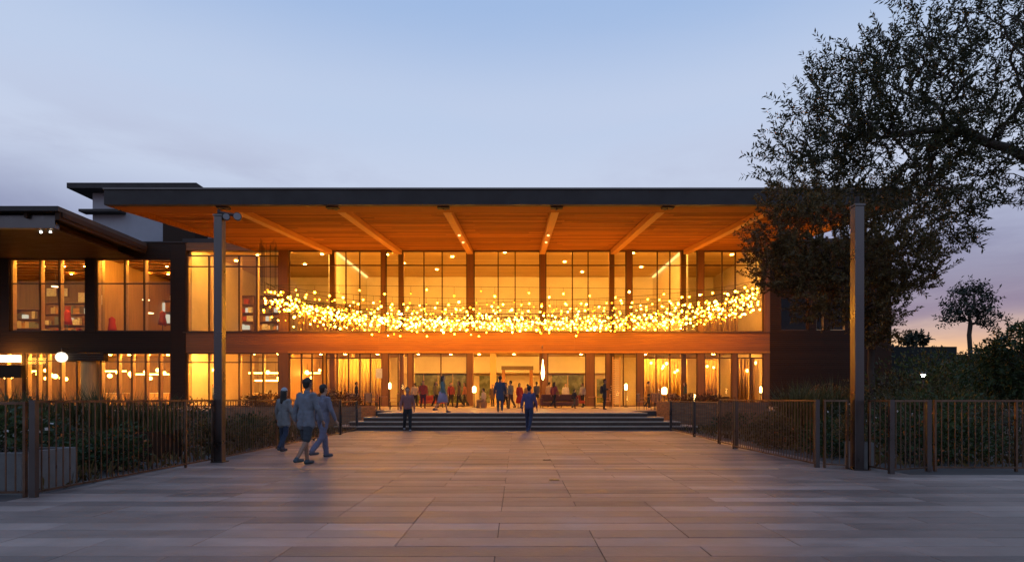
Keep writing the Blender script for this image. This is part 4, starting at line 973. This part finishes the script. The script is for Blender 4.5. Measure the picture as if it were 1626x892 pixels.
def tree(name, label, root, trunk, att, leaf, wig=.12, tip=.006, twig=.7, per=22, spread=.75, droop=.0, up=.2, step=.5, bark=BARK, tmin=.0, grav=.25, lm=None, group=None):
    """trunk: polyline of (x,y,z) world; att: twig end points; leaf=(length,width)"""
    nodes = [np.array(trunk[0], float)]; par = [-1]; dist = [0.]
    for a, b in zip(trunk[:-1], trunk[1:]):
        a, b = np.array(a, float), np.array(b, float); L = np.linalg.norm(b-a); m_ = max(1, int(L/step))
        for q in range(1, m_+1):
            nodes.append(a+(b-a)*q/m_+(rng.normal(size=3)*wig*.35 if q < m_ else 0)); par.append(len(nodes)-2); dist.append(dist[-1]+L/m_)
    ntr = len(nodes); ends = []
    A = np.array(nodes); Dn = np.array(dist); att = att[np.argsort(np.linalg.norm(att-A[ntr-1], axis=1)+.0*att[:, 2])]
    for p in att:
        A = np.array(nodes); Dn = np.array(dist); dd = np.linalg.norm(A-p, axis=1); j = int(np.argmin(dd+grav*Dn+(A[:, 2] > p[2]+.4)*.3)); L = dd[j]
        if L < .12: ends.append(j); continue
        m_ = max(2, int(L/step)+1); prev = j; sag = rng.normal(size=3)*wig*L*.5+np.array([0, 0, up*.25*L])
        for q in range(1, m_+1):
            u = q/m_; c = A[j]+(p-A[j])*u+sag*math.sin(u*math.pi)+rng.normal(size=3)*wig*.12
            nodes.append(c); par.append(prev); dist.append(dist[prev]+L/m_); prev = len(nodes)-1
        ends.append(prev)
    n = len(nodes); A = np.array(nodes); acc = np.zeros(n); ch = np.zeros(n, int)
    for i in range(n-1, 0, -1):
        if ch[i] == 0: acc[i] = tip**2.2
        acc[par[i]] += acc[i]; ch[par[i]] += 1
    rad = acc**(1/2.2); rad[:ntr] = np.maximum(rad[:ntr], np.linspace(tmin, tmin*.45, ntr))
    t = thing(name, label, 'tree', tuple(root), group=group); off = np.array(root)
    mb = MB()
    for i in range(1, n):
        a, b = A[par[i]]-off, A[i]-off; r0 = rad[par[i]] if (par[i] < ntr and i < ntr) else min(rad[par[i]], rad[i]*1.25); 
        mb.tube(a, b+(b-a)*.04, r0, rad[i], 7 if rad[i] > .05 else (5 if rad[i] > .015 else 3), cap=False)
    mb.build('trunk', bark, t, smooth=True)
    bs, ds = [], []
    for e in ends:
        p = A[e]; q = A[par[e]] if par[e] >= 0 else p-np.array([0, 0, .1]); d = unit(p-q+rng.normal(size=3)*.05+np.array([0, 0, up*.4]))
        s = np.linspace(-.35, 1, per)[:, None]*twig*rng.uniform(.6, 1.15); pos = p+d*s
        pos[:, 2] -= droop*np.clip(s[:, 0], 0, None)**2
        sd = unit(np.cross(d, rng.normal(size=3)))*np.where(np.arange(per) % 2, 1, -1)[:, None]
        bs.append(pos); ds.append(unit(d*(1-spread)+sd*spread+rng.normal(size=(per, 3))*.28-np.array([0, 0, droop*.5])))
    bs = np.concatenate(bs)-off; ds = np.concatenate(ds); nl = len(bs)
    sc = rng.uniform(.7, 1.2, nl)
    link('crown', leaves_mesh('crown', bs, ds, leaf[0]*sc, leaf[1]*sc, lm or LF1), t)
    return t
def P3(x, y, D): return np.array([px(x, D), D, pz(y, D)])
# large overhanging tree, trunk just out of frame on the right
def blob(x, y, D, rx, ry, w, rd=1.0): c = P3(x, y, D); return (*c, rx*D/F, rd, ry*D/F, w)
els = [blob(1350, 185, 12.0, 75, 80, 4.5), blob(1300, 225, 11.8, 75, 65, 3.5), blob(1440, 155, 12.2, 90, 85, 5.5, 1.3), blob(1560, 90, 12.4, 110, 100, 7, 1.5), blob(1420, 250, 12, 120, 60, 6, 1.2),
       blob(1570, 250, 12.3, 110, 75, 7.5, 1.4), blob(1500, 330, 11.6, 70, 30, 1.6, .8), blob(1680, 180, 12.6, 110, 170, 4, 1.6), blob(1250, 260, 11.6, 40, 40, .9, .6), blob(1500, 75, 12.2, 60, 40, 1.2), blob(1600, 20, 12.4, 70, 45, 2), blob(1312, 135, 12, 35, 45, .6, .6), blob(1530, 372, 11.7, 14, 22, .45, .3), blob(1390, 100, 12, 40, 40, .6, .6), blob(1440, 40, 12.1, 16, 34, .3, .3)]
att = ellipsoids(1150, els, .45)
rt = P3(1790, 632, 12.6); rt[2] = -.05
tree('overhanging_tree', 'large dark tree leaning in from the right over the forecourt', rt, [rt, P3(1780, 520, 12.6), P3(1755, 400, 12.6), P3(1700, 290, 12.5), P3(1600, 235, 12.3), P3(1500, 205, 12.1), P3(1420, 215, 12.0)], att, (.115, .034), per=34, twig=.66, tmin=.12, tip=.0062, spread=.55, lm=LF1, up=.25, grav=.15)
# broad tree beside the hall
els = [blob(1290, 380, 21, 100, 75, 5, 2), blob(1380, 410, 21, 95, 75, 5, 2), blob(1250, 420, 20.5, 65, 50, 2.5, 1.2), blob(1340, 470, 20.5, 90, 50, 3.5, 1.6), blob(1440, 420, 21, 60, 45, 2.2, 1.2), blob(1430, 330, 21.3, 80, 50, 2.5, 1.6), blob(1280, 320, 21, 70, 40, 2, 1.2), blob(1395, 520, 20.6, 30, 35, .9, .8)]
att = ellipsoids(1150, els, .45)
rt = P3(1385, 632, 21); rt[2] = -.05
tree('garden_tree', 'broad dense tree beside the hall lit warm on its left side', rt, [rt, P3(1384, 560, 21), P3(1372, 500, 21), P3(1350, 430, 21)], att, (.135, .052), per=46, twig=.62, tmin=.14, tip=.007, spread=.6, lm=LF2, up=.15, step=.6)
# lone tree far off, small bush tree
els = [blob(1540, 482, 62, 36, 26, 3, 2.2), blob(1520, 503, 62, 24, 12, 1.0, 1.5), blob(1566, 505, 62, 22, 14, 1.0, 1.5), blob(1541, 460, 62, 18, 12, .8, 1.2)]
rt = P3(1541, 632, 62); rt[2] = 0
tree('lone_tree', 'lone tree with a round open crown against the sunset', rt, [rt, P3(1541, 560, 62), P3(1539, 532, 62), P3(1541, 515, 62)], ellipsoids(260, els, .4), (.42, .16), per=9, twig=1.0, tmin=.17, tip=.026, step=1.2, lm=LFF, grav=.35, up=.0)
els = [blob(1455, 541, 64, 15, 8, 1, 1.5)]; rt = P3(1455, 632, 64); rt[2] = 0
tree('far_tree', 'low bushy tree top showing above the dark garden wall', rt, [rt, P3(1455, 560, 64), P3(1455, 545, 64)], ellipsoids(60, els, .4), (.4, .2), per=16, twig=.8, tmin=.15, tip=.03, step=1.2, lm=LFF)
els = [blob(1612, 575, 21, 34, 55, 4, 1.3), blob(1650, 560, 21, 40, 55, 3, 1.3), blob(1590, 610, 21, 25, 30, 1.5, .9)]; rt = P3(1625, 632, 21); rt[2] = -.05
tree('evergreen_tree', 'dense dark evergreen at the right edge behind the railing', rt, [rt, P3(1625, 600, 21), P3(1625, 570, 21)], ellipsoids(330, els, .5), (.16, .07), per=24, twig=.45, tmin=.1, lm=LF3)
def shrub(label, X, Y, z, rx, rz, n=1500, leaf=(.10, .05), m=LF3, ry=None, name='shrub', cat='shrub', group=None, flowers=None):
    t = thing(name, label, cat, (X, Y, z), group=group); ry = ry or rx
    els = [(rng.normal()*rx*.35, rng.normal()*ry*.35, rz*rng.uniform(.35, .65), rx*rng.uniform(.5, .75), ry*rng.uniform(.5, .75), rz*rng.uniform(.3, .45), 1) for _ in range(7)]
    p = ellipsoids(n, els, .6); p[:, 2] = np.clip(p[:, 2], .02, None)
    d = unit(unit(p-np.array([0, 0, rz*.3]))+rng.normal(size=(n, 3))*.6); sc = rng.uniform(.6, 1.25, n)
    link('foliage', leaves_mesh('foliage', p, d, leaf[0]*sc, leaf[1]*sc, m), t)
    mb = MB()
    for q in range(12):
        e = p[rng.integers(n)]; mb.tube((rng.normal()*.04, rng.normal()*.04, 0), tuple(e*.8), .012, .004, 4, cap=False)
    mb.build('stem', BARK, t)
    if flowers:
        q = p[rng.integers(0, n, 40)]*1.04; link('blossom', leaves_mesh('blossom', q, unit(rng.normal(size=(40, 3))), np.full(40, .07), np.full(40, .06), flowers), t)
    return t
def grass(label, X, Y, z, r, h, n=420, m=GRASSM, group=None, w=.014, ry=None):
    t = thing('grass_clump', label, 'grass', (X, Y, z), group=group); ry = ry or r; mb = MB()
    for q in range(n):
        a = random.uniform(0, 2*PI); rr = math.sqrt(random.random()); bx, by = r*.6*rr*math.cos(a), ry*.6*rr*math.sin(a)
        hh = h*random.uniform(.55, 1.1); o = random.uniform(.1, .55)*h; a2 = a+random.uniform(-.7, .7); dx, dy = math.cos(a2), math.sin(a2); i = len(mb.v); wx, wy = -dy*w*.5, dx*w*.5
        m1 = (bx+dx*o*.3, by+dy*o*.3, hh*.62); tp_ = (bx+dx*o, by+dy*o, hh*(1-.25*o/h))
        mb.v += [(bx-wx, by-wy, 0), (bx+wx, by+wy, 0), (m1[0]+wx, m1[1]+wy, m1[2]), (m1[0]-wx, m1[1]-wy, m1[2]), tp_]
        mb.f += [(i, i+1, i+2, i+3), (i+3, i+2, i+4)]
    mb.build('blades', m, t); return t
ORF = mat('orange_blossom', (.5, .14, .03), .6, trans=.2); WHF = mat('pale_blossom', (.6, .55, .5), .6, trans=.2)
# left bed
L_ = [(-8.0, 9.4, .8, 1.0, 'round dark shrub behind the near end of the left railing', LF3, ORF), (-7.6, 10.6, .6, .9, 'dark shrub with orange blossom behind the left railing', LF3, ORF), (-8.9, 11.0, .8, 1.2, 'tall dark shrub deep in the left bed', LF1, None),
      (-7.5, 14.3, .6, 1.0, 'low shrub behind the railing just past the left steel post', LF2, None), (-7.7, 16.6, .7, 1.0, 'dark shrub behind the beanie wearer', LF3, None), (-9.4, 16.2, .9, 1.3, 'wide shrub in the middle of the left bed', LF1, None),
      (-9.0, 19.8, .7, .9, 'shrub beside the left end of the stairs', LF2, ORF), (-11.8, 20.6, 1.1, 1.4, 'big shrub before the left brick planter', LF3, None), (-13.5, 16, 1.2, 1.5, 'big shrub at the back of the left bed', LF1, None)]
for X, Y, r, h, lb, m, fl in L_: shrub(lb, X, Y, -.05, r, h, 1300, m=m, flowers=fl)
shrub('leafy plant in the concrete planter at the left edge', -7.8, 8.5, .5, .65, .75, 900, m=LF3, flowers=WHF)
for i in range(6): grass('tall arching grass clump in the long dark planter, %s from the left' % ('first', 'second', 'third', 'fourth', 'fifth', 'sixth')[i], -11.4+i*.66, 12.8, .55, .5, random.uniform(.95, 1.2), 260, group='grasses in the long planter')
for i in range(5): grass('tall arching grass clump behind the left railing', random.uniform(-8.3, -7.3), 11+i*2.3, -.05, .35, random.uniform(.7, 1.1), 220, group='grasses behind the left railing')
shrub('rust leaved plant in the left brick planter', -11.8, 27.5, .85, 1.5, .8, 1300, (.14, .06), LF4, .9); shrub('rust and green plant in the left brick planter beside the stairs', -8.6, 27.5, .85, 1.2, .9, 1200, (.14, .06), LF4, .9)
shrub('low plant in the right brick planter', 9.3, 27.5, 1.05, 1.8, .5, 1300, (.13, .06), LF4, .9)
shrub('green plant at the right end of the stairs', 9.6, 25.2, -.05, 1.0, .85, 1000, m=LF3)
# right bed
Rr = [(7.4, 13.2, .7, .9, 'dark shrub behind the bright topped right railing', LF3, None), (7.2, 15.4, .7, 1.0, 'shrub behind the open gate leaf', LF2, ORF), (8.9, 18.8, .8, .9, 'low shrub beside the slim right railing', LF3, None), (8.2, 11.8, .8, 1.15, 'lush green shrub behind the corner railing', LF3, ORF),
      (9.3, 11.9, .8, 1.05, 'lush green shrub behind the last railing', LF3, None), (10.6, 12.2, .9, 1.2, 'dark shrub at the right edge', LF1, None), (9.6, 15.0, 1.1, 1.5, 'wide dark shrub in the right bed', LF1, WHF), (12.2, 16, 1.3, 1.5, 'big dark shrub below the large tree', LF3, None), (10, 19.5, 1.3, 1.6, 'big shrub below the broad tree', LF2, None), (14.2, 20.5, 1.6, 2.2, 'high shrub near the lit garden lamp', LF1, None),
      (17, 24, 2.0, 2.8, 'tall shrub behind the lit garden lamp', LF3, None)]
Rr += [(px(1500, 30), 30, 1.9, pz(560, 30), 'tall dark shrub in front of the dark garden wall', LF3, None), (px(1548, 33), 33, 2.3, pz(556, 33), 'broad dark shrub below the lone tree', LF1, None), (px(1430, 33), 33, 1.6, pz(600, 33), 'low dark shrub at the corner of the hall', LF1, None), (px(1590, 38), 38, 2.6, pz(552, 38), 'tall shrub between the lone tree and the evergreen', LF3, None), (px(1385, 30), 30, 1.7, pz(607, 30), 'rounded shrub at the foot of the end wall', LF2, None), (px(1300, 30), 30, 2.0, pz(612, 30), 'wide shrub under the narrow end wall windows', LF4, None), (px(1475, 36), 36, 1.6, pz(585, 36), 'shrub between the garden wall and the garden lamp', LF2, None)]
for X, Y, r, h, lb, m, fl in Rr: shrub(lb, X, Y, -.05, r, h*1.1, int(1500*max(1, r)), (.10*max(1, r**.7), .05*max(1, r**.7)), m=m, flowers=fl)
shrub('small bushy plant in the concrete planter beside the right post', 6.68, 11.05, .42, .34, .65, 600, (.08, .03), LF2)
for i, xx in enumerate((1262, 1290, 1325, 1430, 1460, 1500, 1545)):
    D = 17+i*.4; grass('tall reed like grass behind the right railing', px(xx, D), D, -.05, .7, random.uniform(1.7, 2.2), 380, group='reeds behind the right railing', w=.02)
# far hedge, one mass
nn_ = 16000; X = rng.uniform(30, 75, nn_); hgt = 5.6+.5*np.sin(X*.7)+.35*np.sin(X*1.9+1); Zz = hgt*rng.uniform(0, 1, nn_)**.6; Y = 56+rng.normal(size=nn_)*1.1
hb = np.stack([X, Y, Zz], 1); hd = unit(rng.normal(size=(nn_, 3))+np.array([0, -.4, .4]))
hg = link('hedgerow_foliage', leaves_mesh('hedgerow_foliage', hb, hd, rng.uniform(.35, .8, nn_), rng.uniform(.2, .4, nn_), LFF)); hg['kind'] = 'stuff'; hg['label'] = 'dark distant hedgerow below the sunset sky'; hg['category'] = 'hedge'
MB().box(30, 76, 56.6, 58, -.05, 5.2).build('hedgerow_core', LFF, hg)
# ground cover in the beds
nn_ = 15000; sd = rng.random(nn_) < .5; X = np.where(sd, rng.uniform(-15, -6.8, nn_), rng.uniform(6.9, 17, nn_)); Y = np.where(sd, rng.uniform(8, 25.5, nn_), rng.uniform(11, 26, nn_))
gb = np.stack([X, Y, np.full(nn_, -.06)+rng.uniform(0, .12, nn_)], 1); gd = unit(rng.normal(size=(nn_, 3))*.6+np.array([0, 0, 1]))
gc = link('ground_cover', leaves_mesh('ground_cover', gb, gd, rng.uniform(.1, .26, nn_), rng.uniform(.03, .07, nn_), LF2)); gc['kind'] = 'stuff'; gc['label'] = 'low leafy ground cover filling the garden beds'; gc['category'] = 'ground cover'
